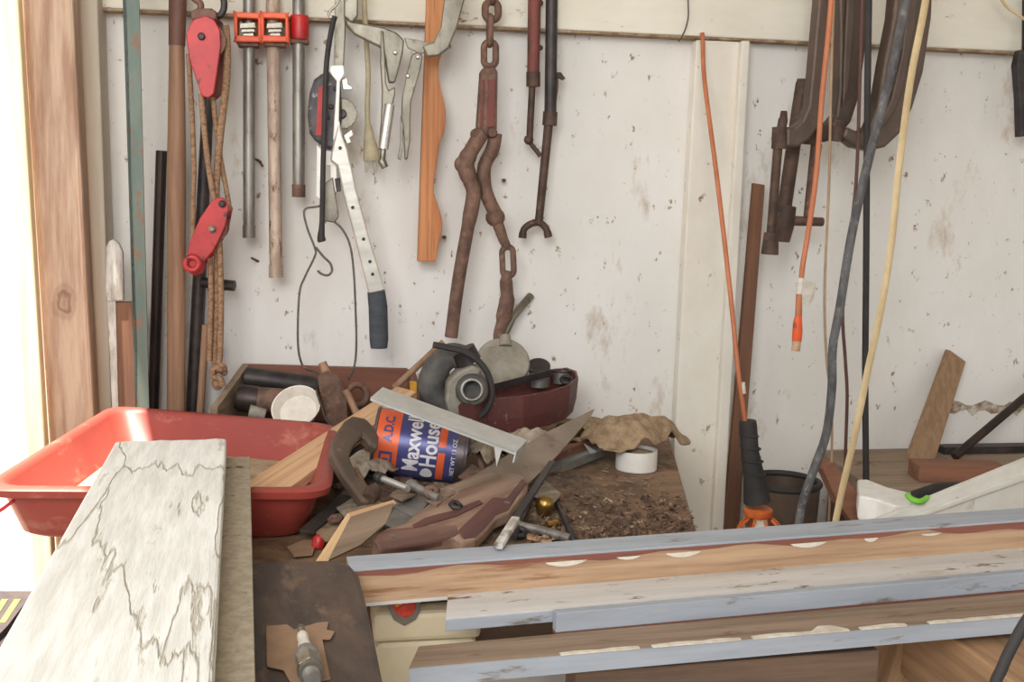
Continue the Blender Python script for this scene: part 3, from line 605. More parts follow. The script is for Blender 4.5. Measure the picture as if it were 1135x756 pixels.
link('screw_tip', MB().tube([at(905, 160, -.115), at(897, 225, -.115), at(893, 250, -.115)], [.011, .009, .006], 8), 'rust', t)
t = cclamp('largest brown C-clamp with broad rounded throat hanging at the right', [(996, -45), (1036, -45), (1033, 20), (1024, 80), (1012, 120), (998, 148), (982, 163), (965, 167), (948, 163), (934, 152), (938, 140), (952, 146), (963, 142), (972, 120), (980, 70), (990, 20)], -.205, .035, None)
link('rib', MB().slab([(1010, -40), (1020, -40), (1015, 30), (1004, 90), (992, 125), (980, 140), (974, 140), (988, 110), (1000, 60)], -.213, .009), 'clampdark', t, bev=.003)
link('boss', MB().tube([at(930, 134, -.187), at(926, 156, -.187)], .014, 12), 'darkrust', t)

def cord(name, label, cat, pts, r, m, flat=1, Y=-.3):
    t = link(name, MB().tube(smooth_path(ppts(pts, Y), 6), r, 8, flat=flat), m); return tag(t, label, cat)
Yx = -.36
t = thing('extension_cord', 'bright orange extension cord hanging with socket end and paper tag', 'extension cord', at(884, 390, Yx))
link('cord', MB().tube(smooth_path(ppts([(923, -70), (922, -10), (918, 40), (911, 110), (905, 190), (897, 250), (889, 300), (886, 340), (884, 356)], Yx), 6), .0046, 8), 'orangecord', t)
link('socket', MB().tube([at(885, 350, Yx), at(884, 358, Yx), at(884, 366, Yx), at(883, 378, Yx)], [.006, .008, .009, .0085], 10, flat=.75), 'orange', t)
link('strain_relief', MB().tube([at(886, 322, Yx), at(885, 350, Yx)], [.0055, .0062], 8), 'orangecord', t)
link('socket_face', MB().tube([at(883, 377, Yx), at(882, 389, Yx)], [.008, .0075], 10, flat=.75), 'clear', t)
link('wrap', MB().tube([at(888, 308, Yx - .001), at(886, 326, Yx - .001)], .0058, 8), 'tag', t)
link('tag', MB().prism([at(889, 309, Yx - .006), at(904, 313, Yx), at(902, 330, Yx + .002), at(896, 340, Yx - .003), at(889, 336, Yx - .006)], (0, .0006, 0)), 'tag', t)
cord('beige_cord', 'very thin beige cord hanging between orange cord and clamps', 'cord', [(925, -70), (924, 0), (921, 100), (919, 200), (914, 320), (916, 395), (921, 440), (922, 500), (918, 590)], .0024, 'beigecord', 1, -.27)
cord('hanging_cable', 'thin dark brown cord hanging just left of the straight black cable', 'cord', [(957, -70), (956, 0), (953, 90), (949, 200), (940, 280), (934, 345), (937, 400), (939, 440), (937, 505), (936, 560)], .0031, 'browncord', 1, -.25)
cord('black_cable', 'straight black cable hanging vertically down the right of the wall', 'cable', [(965, -70), (963, 0), (961, 150), (960, 300), (959, 420), (960, 532)], .0058, 'blackrubber', 1, -.28)
cord('hanging_cable', 'thick dusty grey cord curving across in front of the other cords', 'cord', [(1012, -70), (1004, 0), (988, 80), (962, 180), (944, 260), (931, 340), (923, 385), (922, 430), (916, 480), (903, 518), (890, 556), (882, 600)], .0072, 'greycord', 1, -.45)
cord('cream_cable', 'pale cream flat cable hanging rightmost across the clamps to the bench', 'cable', [(1032, -70), (1026, 0), (1009, 90), (996, 190), (988, 270), (976, 345), (962, 410), (948, 480), (933, 545), (922, 600)], .0062, 'creampale', .5, -.42)
cord('ceiling_wire', 'short cream wire sagging across the top right corner', 'wire', [(1095, -30), (1112, 2), (1125, 14), (1145, 24), (1180, 20)], .003, 'creampale', 1, -.10)
t = thing('hanging_scraper', 'dark tool with wide blade hanging at the right edge', 'tool', at(1131, 152, -.05))
link('blade', MB().slab([(1127, 72), (1131, 55), (1140, 55), (1142, 150), (1131, 152), (1130, 110)], -.07, .02), 'iron', t, bev=.002)
link('shank', MB().tube([at(1136, 60, -.06), at(1137, -30, -.045)], .006, 8), 'iron', t)
tag(link("dirt_streak", MB().prism([at(1058, 446, -.0008), at(1100, 442, -.0008), at(1150, 444, -.0008), at(1150, 458, -.0008), at(1090, 456, -.0008), at(1056, 454, -.0008)], (0, .0007, 0)), "dirt"), "x", "dirt") if False else None

# ================================================================== right bench corner
SZ = .83
t = thing('side_bench', 'brown chipboard side bench under the leaning plank on the right', 'bench', (1.15, -.22, 0))
e1, e2 = on(925, 508, SZ), on(1250, 510, SZ)
link('bench_top', MB().prism([V((e1.x, -.005, SZ)), V((1.9, -.005, SZ)), V((1.9, -.62, SZ)), V((.98, -.62, SZ)), on(990, 575, SZ), on(950, 530, SZ)], (0, 0, -.025)), 'shelfb', t, fr=frame((.9, -.3, SZ), (1.9, -.3, SZ)), bev=.002)
for x, y in ((1.05, -.08), (1.85, -.08), (1.05, -.56), (1.85, -.56)):
    link('leg', MB().box((x - .04, y - .04, 0), (x + .04, y + .04, SZ - .025)), 'darkbrown', t)
a, b_, c, d = at(1053, 388, -.03), at(1010, 503, -.10), at(1071, 401, -.03), at(1038, 506, -.10)
tag(link('leaning_plank', MB().prism([a, c, zline(c, d, SZ + .001), zline(a, b_, SZ + .001)], (0, .018, 0)), 'fibre', bev=.002), 'short brown fibreboard plank with broken top leaning on right wall', 'plank')
tag(link('black_rod', MB().tube([V((at(1052, 502, -.10).x, -.12, SZ + .010)), at(1135, 441, -.05), at(1200, 394, -.02)], .0085, 10), 'blackpipe'), 'black rod slanting up the right wall from the bench', 'rod')
tag(link('dark_rail', MB().beam(V((at(1042, 500, -.05).x, -.05, SZ + .008)), V((at(1240, 503, -.05).x, -.05, SZ + .008)), .03, .014), 'iron'), 'dark flat bar lying against wall at foot of black rod', 'bar')
a = on(1018, 533, SZ); b_ = on(1100, 536, SZ)
tag(link('red_block', MB().beam(a + V((0, .02, .015)), b_ + V((.03, .02, .015)), .06, .03), 'brickred', fr=frame(a, b_), bev=.002), 'reddish brown wood block behind the white foam piece', 'wood block')
fo = [(950, 531), (962, 531), (985, 540), (1010, 546), (1034, 536), (1058, 538), (1062, 546), (1040, 552), (1006, 560), (990, 560), (972, 553), (952, 549)]
tag(link('foam_piece', MB().prism([on(x, y, SZ + .045) for x, y in fo], (0, 0, -.04)), 'foam', bev=.004), 'broken white foam piece on the right bench', 'foam')
t = thing('pocket_tool', 'small black tool with lime green clip on the foam', 'tool', on(1030, 550, SZ + .05))
link('body', MB().tube([on(1012, 550, SZ + .06), on(1035, 545, SZ + .065), on(1062, 541, SZ + .06)], [.009, .013, .010], 10, flat=.7), 'blackrubber', t)
link('clip', MB().tube(smooth_path([on(1006, 549, SZ + .072), on(1010, 553, SZ + .072), on(1020, 556, SZ + .07), on(1028, 552, SZ + .07)]), .0045, 8), 'lime', t)
wp = [(972, 577), (1060, 541), (1135, 511), (1200, 484), (1200, 600), (972, 612)]
Yw = -.60
tag(link('beaded_sheet', MB().slab(wp, Yw, .012).slab([(1010, 573), (1135, 527), (1200, 502), (1200, 508), (1135, 533), (1015, 576)], Yw - .006, .006), 'panelw', bev=.001), 'white sloping panel with beaded edge at the right behind the long boards', 'panel')
cp = [(912, 520), (922, 512), (938, 530), (955, 552), (975, 566), (995, 575), (985, 586), (950, 586), (930, 560)]
tag(link('curved_offcut', MB().slab(cp, -.42, .03), 'brickred', bev=.002), 'curved reddish wood offcut behind the cream cable', 'wood offcut')
t = thing('bucket', 'dark round bucket standing behind the drop light', 'bucket', (at(868, 534, -.16).x, -.16, 0))
bc = at(868, 534, -.16)
link('body', MB().lathe((bc.x, bc.y, .45), (0, 0, 1), [(0, .05), (.01, .054), (bc.z - .45, .068), (bc.z - .45, .063), (.03, .05), (.03, .0)], 32), 'clampdark', t)
link('rim', MB().ring(bc, (0, 0, 1), .066, .006, 36, up=(1, 0, 0)), 'blackrubber', t)
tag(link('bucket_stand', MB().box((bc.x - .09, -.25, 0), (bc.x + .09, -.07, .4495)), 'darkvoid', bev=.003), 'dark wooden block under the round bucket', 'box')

# ================================================================== red tub and what is in it
TZ = .972
fl, frr, br, bl = on(-26, 541, TZ), on(364, 543, TZ), on(374, 470, TZ), on(124, 449, TZ)
# make it a believable rectangle
cen = (fl + frr + br + bl) / 4
def rloop(z, inset, rad=.045, n=6):
    cs = [fl, frr, br, bl]; out = []
    cs = [V((p.x, p.y, z)) for p in cs]
    c0 = V((cen.x, cen.y, z))
    q = []
    for i in range(4):
        p = cs[i]; a = (cs[i - 1] - p).normalized(); b = (cs[(i + 1) % 4] - p).normalized()
        q.append(p + (a + b) * inset)
    for i in range(4):
        p = q[i]; a = (q[i - 1] - p).normalized(); b = (q[(i + 1) % 4] - p).normalized()
        p0 = p + a * rad; p2 = p + b * rad
        for k in range(n + 1):
            s = k / n; out.append(p0 * (1 - s) ** 2 + p * 2 * s * (1 - s) + p2 * s * s)
    return out
t = thing('plastic_tub', 'red plastic tub with rolled rim, sunlit at its left end', 'tub', (cen.x, cen.y, BZ))
L = [rloop(BZ + .001, .034, .05), rloop(BZ + .006, .028), rloop(TZ - .012, .012), rloop(TZ - .012, -.001), rloop(TZ - .003, -.003), rloop(TZ, .001), rloop(TZ, .012), rloop(TZ - .006, .017), rloop(BZ + .012, .042), rloop(BZ + .006, .055, .05)]
link('tub_shell', MB().loft(L, True, True), 'tubred', t)
tag(link('dried_mortar', MB().loft([rloop(BZ + .0065, .05), rloop(BZ + .016, .043), rloop(BZ + .018, .07)], False, True), 'mortar', kind='stuff'), 'tan dried mortar dust in the bottom of the red tub', 'mortar', kind='stuff')
def plank(name, label, cat, p0, p1, w, th, m, up=(0, 0, 1), parent=None, bev=.0015, endm=None):
    o = link(name, MB().beam(p0, p1, w, th, up), m, parent, fr=frame(p0, p1), bev=bev)
    return tag(o, label, cat) if parent is None else o
pa = Plane(on(276, 535, .935), on(430, 440, 1.0), on(310, 545, .935))
q = [pa(268, 538), pa(318, 543), pa(462, 434), pa(440, 428)]
tag(link('pine_strip', MB().prism(q, (0, 0, -.014)), 'pine', fr=frame(q[0], q[3]), bev=.001), 'bright raw pine strip leaning out of the red tub', 'wood strip')
pb = Plane(on(310, 545, .925), on(430, 465, .965), on(330, 550, .925))
q = [pb(308, 545), pb(328, 548), pb(440, 462), pb(425, 455)]
tag(link('grey_strip', MB().prism(q, (0, 0, -.010)), 'greywood', fr=frame(q[0], q[3]), bev=.001), 'grey weathered strip lying beneath the raw pine strip', 'wood strip')
tag(link('red_wire', MB().tube(smooth_path([on(-20, 578, .93), on(0, 566, .94), on(14, 556, .95), on(26, 548, .955)]), .0022, 6), 'redwire'), 'thin red wire sticking out left of the tub', 'wire')

# ================================================================== wooden box at the wall
t = thing('wooden_box', 'dusty open wooden box full of old tools against the wall', 'box', (.02, -.12, BZ))
r0, r1 = at(268, 404, -.035), at(452, 409, -.035)
link('back_side', MB().prism([r0, r1, V((r1.x, -.035, BZ + .001)), V((r0.x, -.035, BZ + .001))], (0, .012, 0)), 'redwood', t, fr=frame((r0.x, -.035, BZ), (r1.x, -.035, BZ)), bev=.001)
s0 = at(276, 403, -.037); s1 = at(241, 452, -.20)
link('left_side', MB().prism([s0, s1, V((s1.x, s1.y, BZ + .001)), V((s0.x, s0.y, BZ + .001))], (-.012, 0, 0)), 'boxwood', t, fr=frame(V((s1.x, s1.y, BZ)), V((s0.x, s0.y, BZ))), bev=.001)
s2 = V((r1.x, -.20, r1.z - .02))
link('right_side', MB().prism([r1 + V((0, -.001, 0)), s2, V((s2.x, s2.y, BZ + .001)), V((r1.x, r1.y - .001, BZ + .001))], (.012, 0, 0)), 'redwood', t, fr=frame(V((r1.x, -.27, BZ)), V((r1.x, 0, BZ))))
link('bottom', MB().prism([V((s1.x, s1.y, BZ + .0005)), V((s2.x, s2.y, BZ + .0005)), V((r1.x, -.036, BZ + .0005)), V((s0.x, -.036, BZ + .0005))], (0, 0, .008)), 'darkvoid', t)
tag(link('black_cylinder', MB().tube([at(272, 418, -.07), at(346, 428, -.08), at(352, 430, -.08)], [.019, .0185, .015], 14), 'iron'), 'black metal cylinder lying at the back of the wooden box', 'cylinder')
t = thing('rusty_canister', 'rust-stained brown canister lying in front of the black cylinder', 'canister', at(295, 455, -.13))
link('body', MB().tube([at(284, 443, -.13), at(328, 446, -.135)], .0225, 16), 'rust', t)
link('cap', MB().tube([at(262, 440, -.13), at(267, 441, -.13), at(285, 443, -.13)], [.019, .024, .0235], 16), 'blackpipe', t)
# white lid / dish
dc = at(328, 451, -.19); dn = (CAM - dc).normalized(); dn = (dn + V((-.35, .0, .75))).normalized()
tag(link('white_dish', MB().lathe(dc - dn * .022, dn, [(0, .024), (.004, .033), (.02, .041), (.024, .042), (.024, .0395), (.008, .031), (.006, .0)], 32), 'ceramic'), 'round white dish with chipped rim tilted in the wooden box', 'dish')
t = thing('spatula', 'rusty brown round-ended blade with stub of wood handle', 'scraper', at(375, 465, -.17))
pl = [(352, 422), (354, 415), (362, 411), (371, 413), (378, 420), (384, 440), (386, 470), (366, 478), (358, 450)]
link('blade', MB().slab(pl, -.17, .004), 'rust', t, bev=.001)
link('tang', MB().tube([at(357, 402, -.155), at(362, 414, -.16)], [.007, .009], 8), 'handle', t)
tag(link('ring_washer', MB().ring(at(396, 438, -.14), (.4, -1, .3), .018, .006, 24), 'rust'), 'rusty iron ring standing right of the spatula', 'ring')
tag(link('dowel_stub', MB().tube([at(383, 432, -.18), at(397, 462, -.19)], .0062, 8), 'handle'), 'short brown dowel stub leaning beside the iron ring', 'dowel')
tag(link('wire_loop', MB().tube(smooth_path(ppts([(350, 432), (356, 450), (362, 466), (372, 474), (384, 474), (390, 466)], -.20)), .0018, 6), 'cable'), 'loose loop of thin wire beside the white dish', 'wire')
tag(link('small_bottle', MB().tube([at(276, 456, -.18), at(294, 460, -.18)], [.012, .010], 10), 'greycast'), 'small dusty grey bottle lying by the white dish', 'bottle')
# ================================================================== scrap heap
HB = []
def hgt(x, y):
    def g(cx, cy, sx, sy, h): return h * math.exp(-((x - cx) / sx) ** 2 - ((y - cy) / sy) ** 2)
    return .003 + g(.24, -.34, .12, .10, .03) + g(.16, -.40, .10, .12, .012) + g(.06, -.55, .07, .1, .014) + .006 * math.sin(x * 61 + y * 37) * math.sin(y * 53 - x * 29) * (1 if x < .33 else .3)
mb = MB(); nx, ny = 44, 60; X0, X1, Y0, Y1 = .03, .42, -.745, -.285
vs = []
for j in range(ny + 1):
    for i in range(nx + 1):
        x = X0 + (X1 - X0) * i / nx; y = Y0 + (Y1 - Y0) * j / ny
        e = min(1, min(i, nx - i, j, ny - j) / 5)
        vs.append(V((x, y, BZ + .0006 + max(.0, (hgt(x, y) + random.uniform(-.003, .003)) * e))))
fs = [(j * (nx + 1) + i, j * (nx + 1) + i + 1, (j + 1) * (nx + 1) + i + 1, (j + 1) * (nx + 1) + i) for j in range(ny) for i in range(nx)]
mb.add(vs, fs, True)
# crumbs of scrap in the heap
for _ in range(420):
    x = random.uniform(.03, .40); y = random.uniform(-.72, -.3); h = hgt(x, y)
    if h < .006: continue
    s = random.uniform(.003, .011); d = V((random.uniform(-1, 1), random.uniform(-1, 1), random.uniform(-.4, .4))).normalized()
    c = V((x, y, BZ + h + .001)); mb.beam(c - d * s, c + d * s, s * random.uniform(.3, .9), s * random.uniform(.15, .5), (.1, .1, 1))
tag(link('scrap_heap', mb, 'junk', kind='stuff'), 'heap of dusty brown grit and broken scrap on the bench', 'scrap', kind='stuff')

# leaf litter
mb = MB()
for _ in range(1500):
    u, w = random.random(), random.random()
    px = 588 + 190 * u; py = 548 + 56 * w
    if px > 758 + (py - 548) * .35: continue
    if random.random() > .35 + .65 * w: continue
    c = on(px, py, BZ + random.uniform(.001, .009)); s = random.uniform(.003, .0085)
    a = V((random.uniform(-1, 1), random.uniform(-1, 1), random.uniform(-.5, .5))).normalized(); b_ = a.cross(V((random.uniform(-.4, .4), random.uniform(-.4, .4), 1))).normalized()
    mb.add([c - a * s, c + b_ * s * .5, c + a * s + V((0, 0, .002)), c - b_ * s * .5], [(0, 1, 2, 3)])
tag(link('leaf_litter', mb, 'leafy', kind='stuff'), 'crumbled dry leaves scattered over the bench front corner', 'leaf litter', kind='stuff')
mb = MB()
for _ in range(260):
    px = random.uniform(585, 745); py = random.uniform(500, 606)
    c = on(px, py, BZ + .002); s = random.uniform(.002, .006); a = V((random.uniform(-1, 1), random.uniform(-1, 1), .1)).normalized()
    mb.beam(c - a * s, c + a * s, s * .5, .0015)
tag(link('wood_chips', mb, 'dustwood', kind='stuff'), 'small pale wood chips strewn across the bare plywood', 'wood chips', kind='stuff')

def cloth(name, label, cat, cx, cy, z0, sx, sy, h, m, seed=0, rot=0):
    rnd = random.Random(seed); mb = MB(); n = 26; vs = []
    ph = [rnd.uniform(0, 6) for _ in range(8)]
    for j in range(n + 1):
        for i in range(n + 1):
            u = i / n * 2 - 1; w = j / n * 2 - 1
            k = 1 + .12 * math.sin(3 * math.atan2(w, u) + ph[0]) + .08 * math.sin(7 * math.atan2(w, u) + ph[1])
            # squircle map to an irregular outline
            x = u * math.sqrt(1 - w * w / 2) * k; y = w * math.sqrt(1 - u * u / 2) * k; r2 = min(1, x * x + y * y)
            zz = h * (1 - r2) ** .5 * (.8 + .2 * math.sin(3 * x + ph[2]) * math.sin(4 * y + ph[3])) + h * .30 * abs(noise.noise(V((x * 2.2 + seed, y * 2.2, seed)))) + h * .22 * noise.noise(V((x * 5 + seed, y * 5, 1.5))) + h * .08 * noise.noise(V((x * 12, y * 12, seed)))
            vs.append(V((cx + (x * math.cos(rot) - y * math.sin(rot)) * sx, cy + (x * math.sin(rot) + y * math.cos(rot)) * sy, z0 + max(zz, .001))))
    fs = [(j * (n + 1) + i, j * (n + 1) + i + 1, (j + 1) * (n + 1) + i + 1, (j + 1) * (n + 1) + i) for j in range(n) for i in range(n)]
    mb.add(vs, fs, True)
    o = link(name, mb, m, sub=1); md = o.modifiers.new('thick', 'SOLIDIFY'); md.thickness = .003; md.offset = 0
    return tag(o, label, cat)

# coffee can lying on its side
ca = at(419, 488, -.46); cb_ = at(514, 501, -.48)
cc = (ca + cb_) / 2; ax = (cb_ - ca).normalized(); CR = .0485; ca = cc - ax * .0665; cb_ = cc + ax * .0665; CL = (cb_ - ca).length
t = thing('coffee_can', 'blue and orange coffee can with white lettering lying on its side', 'can', cc - V((0, 0, CR)))
link('can_wall', MB().lathe(ca, ax, [(.002, CR), (CL - .002, CR)], 48), 'canblue', t)
toC = (CAM - cc); e1 = (toC - ax * toC.dot(ax)).normalized(); e2 = ax.cross(e1)
if e2.z < 0: e2 = -e2
def canpt(u, s, r=CR + .0006):        # u along axis from the left end (m), s arc length upwards (m)
    a = s / CR; return ca + ax * u + (e1 * math.cos(a) + e2 * math.sin(a)) * r
def canpatch(name, u0, u1, s0, s1, m, r=CR + .0004):
    n = 24; vs = []
    for i in range(n + 1):
        s = s0 + (s1 - s0) * i / n; vs += [canpt(u0, s, r), canpt(u1, s, r)]
    return link(name, MB().add(vs, [(2 * i, 2 * i + 1, 2 * i + 3, 2 * i + 2) for i in range(n)], True), m, t)
link('can_rim', MB().lathe(ca, ax, [(-.002, CR - .003), (-.002, CR + .0015), (.002, CR + .0015), (.003, CR)], 48), 'canrim', t)
link('can_rim', MB().lathe(cb_, ax, [(-.003, CR), (-.002, CR + .0015), (.002, CR + .0015), (.002, CR - .003), (-.002, CR - .004)], 48), 'canrim', t)
canpatch('orange_band', .003, .036, -.052, .060, 'canorange')
canpatch('lower_stripe', .0935, .104, -.055, -.006, 'canorange')
canpatch('lower_stripe', .0935, .104, .002, .07, 'canorange')
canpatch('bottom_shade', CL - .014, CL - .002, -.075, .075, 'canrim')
def cantext(name, s, size, u_base, s0, m, length, bold=.0):
    cu = bpy.data.curves.new(name, 'FONT'); cu.body = s; cu.size = size; cu.resolution_u = 3; cu.offset = bold
    to = bpy.data.objects.new(name, cu); COL.objects.link(to)
    dg = bpy.context.evaluated_depsgraph_get(); me = bpy.data.meshes.new_from_object(to.evaluated_get(dg))
    bpy.data.objects.remove(to)
    bm = bmesh.new(); bm.from_mesh(me); xs = length / max(v.co.x for v in bm.verts)
    bmesh.ops.triangulate(bm, faces=bm.faces)
    for _ in range(2):
        bmesh.ops.subdivide_edges(bm, edges=[e for e in bm.edges if e.calc_length() > .004], cuts=1)
        bmesh.ops.triangulate(bm, faces=bm.faces)
    mb = MB(); vs = [canpt(u_base - v.co.y, s0 + v.co.x * xs, CR + .0009) for v in bm.verts]; bm.verts.index_update()
    mb.add(vs, [tuple(v.index for v in f.verts) for f in bm.faces]); bm.free()
    return link(name, mb, m, t)
cantext('lettering', 'Maxwell', .0315, .0665, -.041, 'canwhite', .088, .0008)
cantext('lettering', 'House', .0325, .0915, -.030, 'canwhite', .070, .0008)
cantext('lettering', 'A.D.C.', .018, .0255, .000, 'canblue', .042, .0007)
cantext('lettering', 'NET WT 13 OZ', .0085, .119, -.040, 'canwhite', .056, .0001)
for i, (u0, u1, s0, s1) in enumerate(((.010, .013, -.046, -.014), (.026, .029, -.046, -.014), (.013, .026, -.046, -.042), (.013, .026, -.018, -.014), (.016, .023, -.036, -.024))):
    canpatch('box_mark', u0, u1, s0, s1, 'canblue', CR + .0008)
# cup and drops emblem beside the lettering
vs = []; n = 20
cup = [canpt(.080 + .009 * math.cos(2 * math.pi * k / n), -.044 + .012 * math.sin(2 * math.pi * k / n) * (1.0 if k < 10 else .6), CR + .0010) for k in range(n)]
link('cup_emblem', MB().add(cup, [tuple(range(n))]), 'canwhite', t)

# iron C clamp in the heap
Plc = Plane(on(395, 470, 1.02), on(405, 555, .945), on(440, 500, .985))
def pl_slab(P, px, th): return MB().prism([P(x, y) for x, y in px], -P.n * th)
ol = [(391, 460), (406, 463), (416, 474), (421, 484), (420, 497), (411, 492), (403, 482), (391, 496), (388, 507), (396, 526), (416, 543), (411, 558), (403, 556), (381, 526), (368, 503), (368, 490), (376, 475), (383, 465)]
t = thing('iron_clamp', 'dark brown iron C-clamp lying across the heap beside coffee can', 'clamp', Plc(400, 545))
link('frame', pl_slab(Plc, ol, .016), 'clampdark', t, bev=.004)
link('anvil', MB().lathe(Plc(410, 551), Plc(424, 532) - Plc(410, 551), [(-.006, .009), (.010, .011), (.018, .009)], 14), 'darkrust', t)

# white aluminium channel on top of the can
Pc = Plane(on(420, 440, 1.05), on(575, 490, 1.005), on(430, 436, 1.05))
u0, u1, u2, u3 = Pc(411, 440), Pc(424, 429), Pc(583, 487), Pc(571, 500)
t = thing('aluminium_channel', 'long dull white aluminium channel lying across the coffee can', 'metal channel', (u0 + u3) / 2 - V((0, 0, .02)))
link('web', MB().prism([u0, u1, u2, u3], -Pc.n * .003), 'alu', t, fr=frame(u0, u3), bev=.0008)
d = (u3 - u0).normalized(); s = (u1 - u0).normalized()
link('flange', MB().prism([u0, u3, u3 - Pc.n * .005, u0 - Pc.n * .005], s * .0025), 'alu', t)
link('flange', MB().prism([u1, u2, u2 - Pc.n * .005, u1 - Pc.n * .005], -s * .0025), 'alu', t)
link('end_tab', MB().prism([u3, u2, u2 - Pc.n * .016, u3 - Pc.n * .016], d * .002), 'alu', t)
for k in (.86,): link('torn_tab', MB().prism([u0 + (u3 - u0) * k, u0 + (u3 - u0) * (k + .06), u0 + (u3 - u0) * (k + .02) - V((0, 0, .03))], s * .002), 'alu', t)

# black hose, grey tool, disk
t = thing('hose_elbow', 'dusty black hose elbow with strap and grey collar on the heap', 'hose', at(500, 450, -.24))
link('hose', MB().tube(smooth_path(ppts([(514, 397), (500, 394), (489, 402), (481, 415), (478, 428), (482, 438), (490, 446), (502, 452)], -.26), 5), [.021] * 12 + [.023] * 24, 14), 'greyhose', t)
link('collar', MB().tube(ppts([(512, 388), (520, 402)], -.27), .022, 14), 'iron', t)
link('strap', MB().tube(smooth_path(ppts([(480, 382), (495, 385), (515, 390), (532, 402), (542, 418), (545, 438), (538, 455), (530, 462)], -.31), 5), .0052, 6), 'blackrubber', t)
tag(link('grey_casting', MB().prism([at(x, y, -.30) for x, y in [(496, 424), (508, 412), (524, 405), (536, 410), (528, 420), (512, 424), (508, 440), (518, 452), (516, 462), (498, 460), (494, 445)]], (0, .04, 0)), 'greycast', bev=.005), 'dusty grey cast bracket between hose and round black fitting', 'bracket')
t = thing('hose_fitting', 'round black pipe fitting with grey bore facing the camera', 'fitting', at(526, 450, -.32))
fc = at(526, 436, -.31)
link('body', MB().lathe(fc + V((0, .03, 0)), (CAM - fc), [(0, .024), (.022, .027), (.036, .026), (.040, .022), (.040, .016), (.02, .014), (.02, 0)], 28), 'greyhose', t)
link('bore', MB().ring(fc + V((0, .03, 0)) + (CAM - fc).normalized() * .041, (CAM - fc), .0165, .003, 28), 'galv', t)
t = thing('oil_can', 'flat round dusty grey tin with neck standing behind the hose', 'oil can', at(557, 422, -.14))
dc = at(557, 404, -.14); dn = ((CAM - dc).normalized() + V((.1, 0, .5))).normalized()
link('drum', MB().lathe(dc - dn * .018, dn, [(0, .045), (.003, .048), (.026, .048), (.030, .045), (.031, .02), (.033, .006), (.033, 0)], 36), 'greycast', t)
link('neck', MB().tube([at(560, 384, -.135), at(560, 372, -.125)], [.012, .009], 12), 'greycast', t)
tag(link('wood_rod', MB().tube([at(437, 430, -.20), at(480, 390, -.20), at(492, 379, -.2)], .0058, 8), 'stick'), 'thin grey wooden rod slanting up to the black strap', 'rod')
tag(link('black_hook_end', MB().tube(ppts([(478, 384), (490, 387), (498, 392)], -.215), [.007, .006, .005], 8), 'blackrubber'), 'black plastic hook on the tip of the wooden rod', 'hook') if False else None
for i, (x, y, l) in enumerate(((468, 420, 'yellow plastic scrap left of the black hose, larger one'), (458, 428, 'tiny yellow scrap near the wooden rod'))):
    tag(link('plastic_scrap', MB().prism([at(x - 4, y - 5, -.17), at(x + 4, y - 4, -.17), at(x + 4, y + 6, -.17), at(x - 3, y + 6, -.17)], (0, .01, 0)), 'yellow', bev=.001), l, 'plastic scrap', 'yellow scraps')

# maroon tray with tins
Ym = -.16
t = thing('maroon_tray', 'maroon boat-shaped tray holding small tins on the heap', 'tray', at(580, 465, Ym))
Pt = Plane(at(520, 440, -.28), at(640, 425, -.2), at(620, 408, -.10))
outl = [(508, 452), (540, 444), (580, 441), (612, 435), (632, 428), (641, 420), (639, 413), (628, 409), (600, 414), (560, 424), (520, 436)]
top_ = [Pt(x, y) for x, y in outl]; cz = sum((p for p in top_), V()) / len(top_)
def scl(k, dz): return [cz + (p - cz) * k + V((0, 0, dz)) for p in top_]
link('hull', MB().loft([scl(.90, -.058), scl(.97, -.034), scl(1, 0), scl(1.0, .003), scl(.95, .003), scl(.90, -.022), scl(.84, -.03)], True, True, False), 'maroon', t, bev=.001)
tag(link('black_divider', MB().beam(Pt(548, 432) + V((0, 0, .004)), Pt(612, 419) + V((0, 0, .01)), .003, .012), 'iron'), 'thin black strip laid along the maroon tray', 'strip')
def tin(name, label, x, y, Y, r, h, m, inner='blackpipe'):
    t = thing(name, label, 'tin', at(x, y, Y) - V((0, 0, h)), 'tins in the maroon tray')
    c = at(x, y, Y)
    link('wall', MB().lathe(c - V((0, 0, h)), (0, 0, 1), [(0, r), (h, r), (h, r * .9), (.004, r * .88), (.004, 0)], 24), m, t)
    link('rim', MB().ring(c, (0, 0, 1), r, .0018, 24, up=(1, 0, 0)), inner, t)
tin('tin_cup', 'grey tin cup with dark opening, left one in the tray', 598, 411, -.15, .0185, .028, 'greysteel')
tin('tin_cup', 'smaller pale tin cup, right end of the maroon tray', 622, 411, -.13, .0155, .022, 'galv')
tag(link('round_tin_lid', MB().lathe(at(597, 408, -.125), (-.1, -.6, 1), [(0, .021), (.006, .021), (.007, .018)], 24), 'iron'), 'dark round lid standing behind the left tin cup', 'lid')
tag(link('small_washer', MB().ring(at(628, 421, -.17), (0, -.5, 1), .010, .003, 18, up=(1, 0, 0)), 'iron'), 'black washer resting at the right tip of the tray', 'washer')

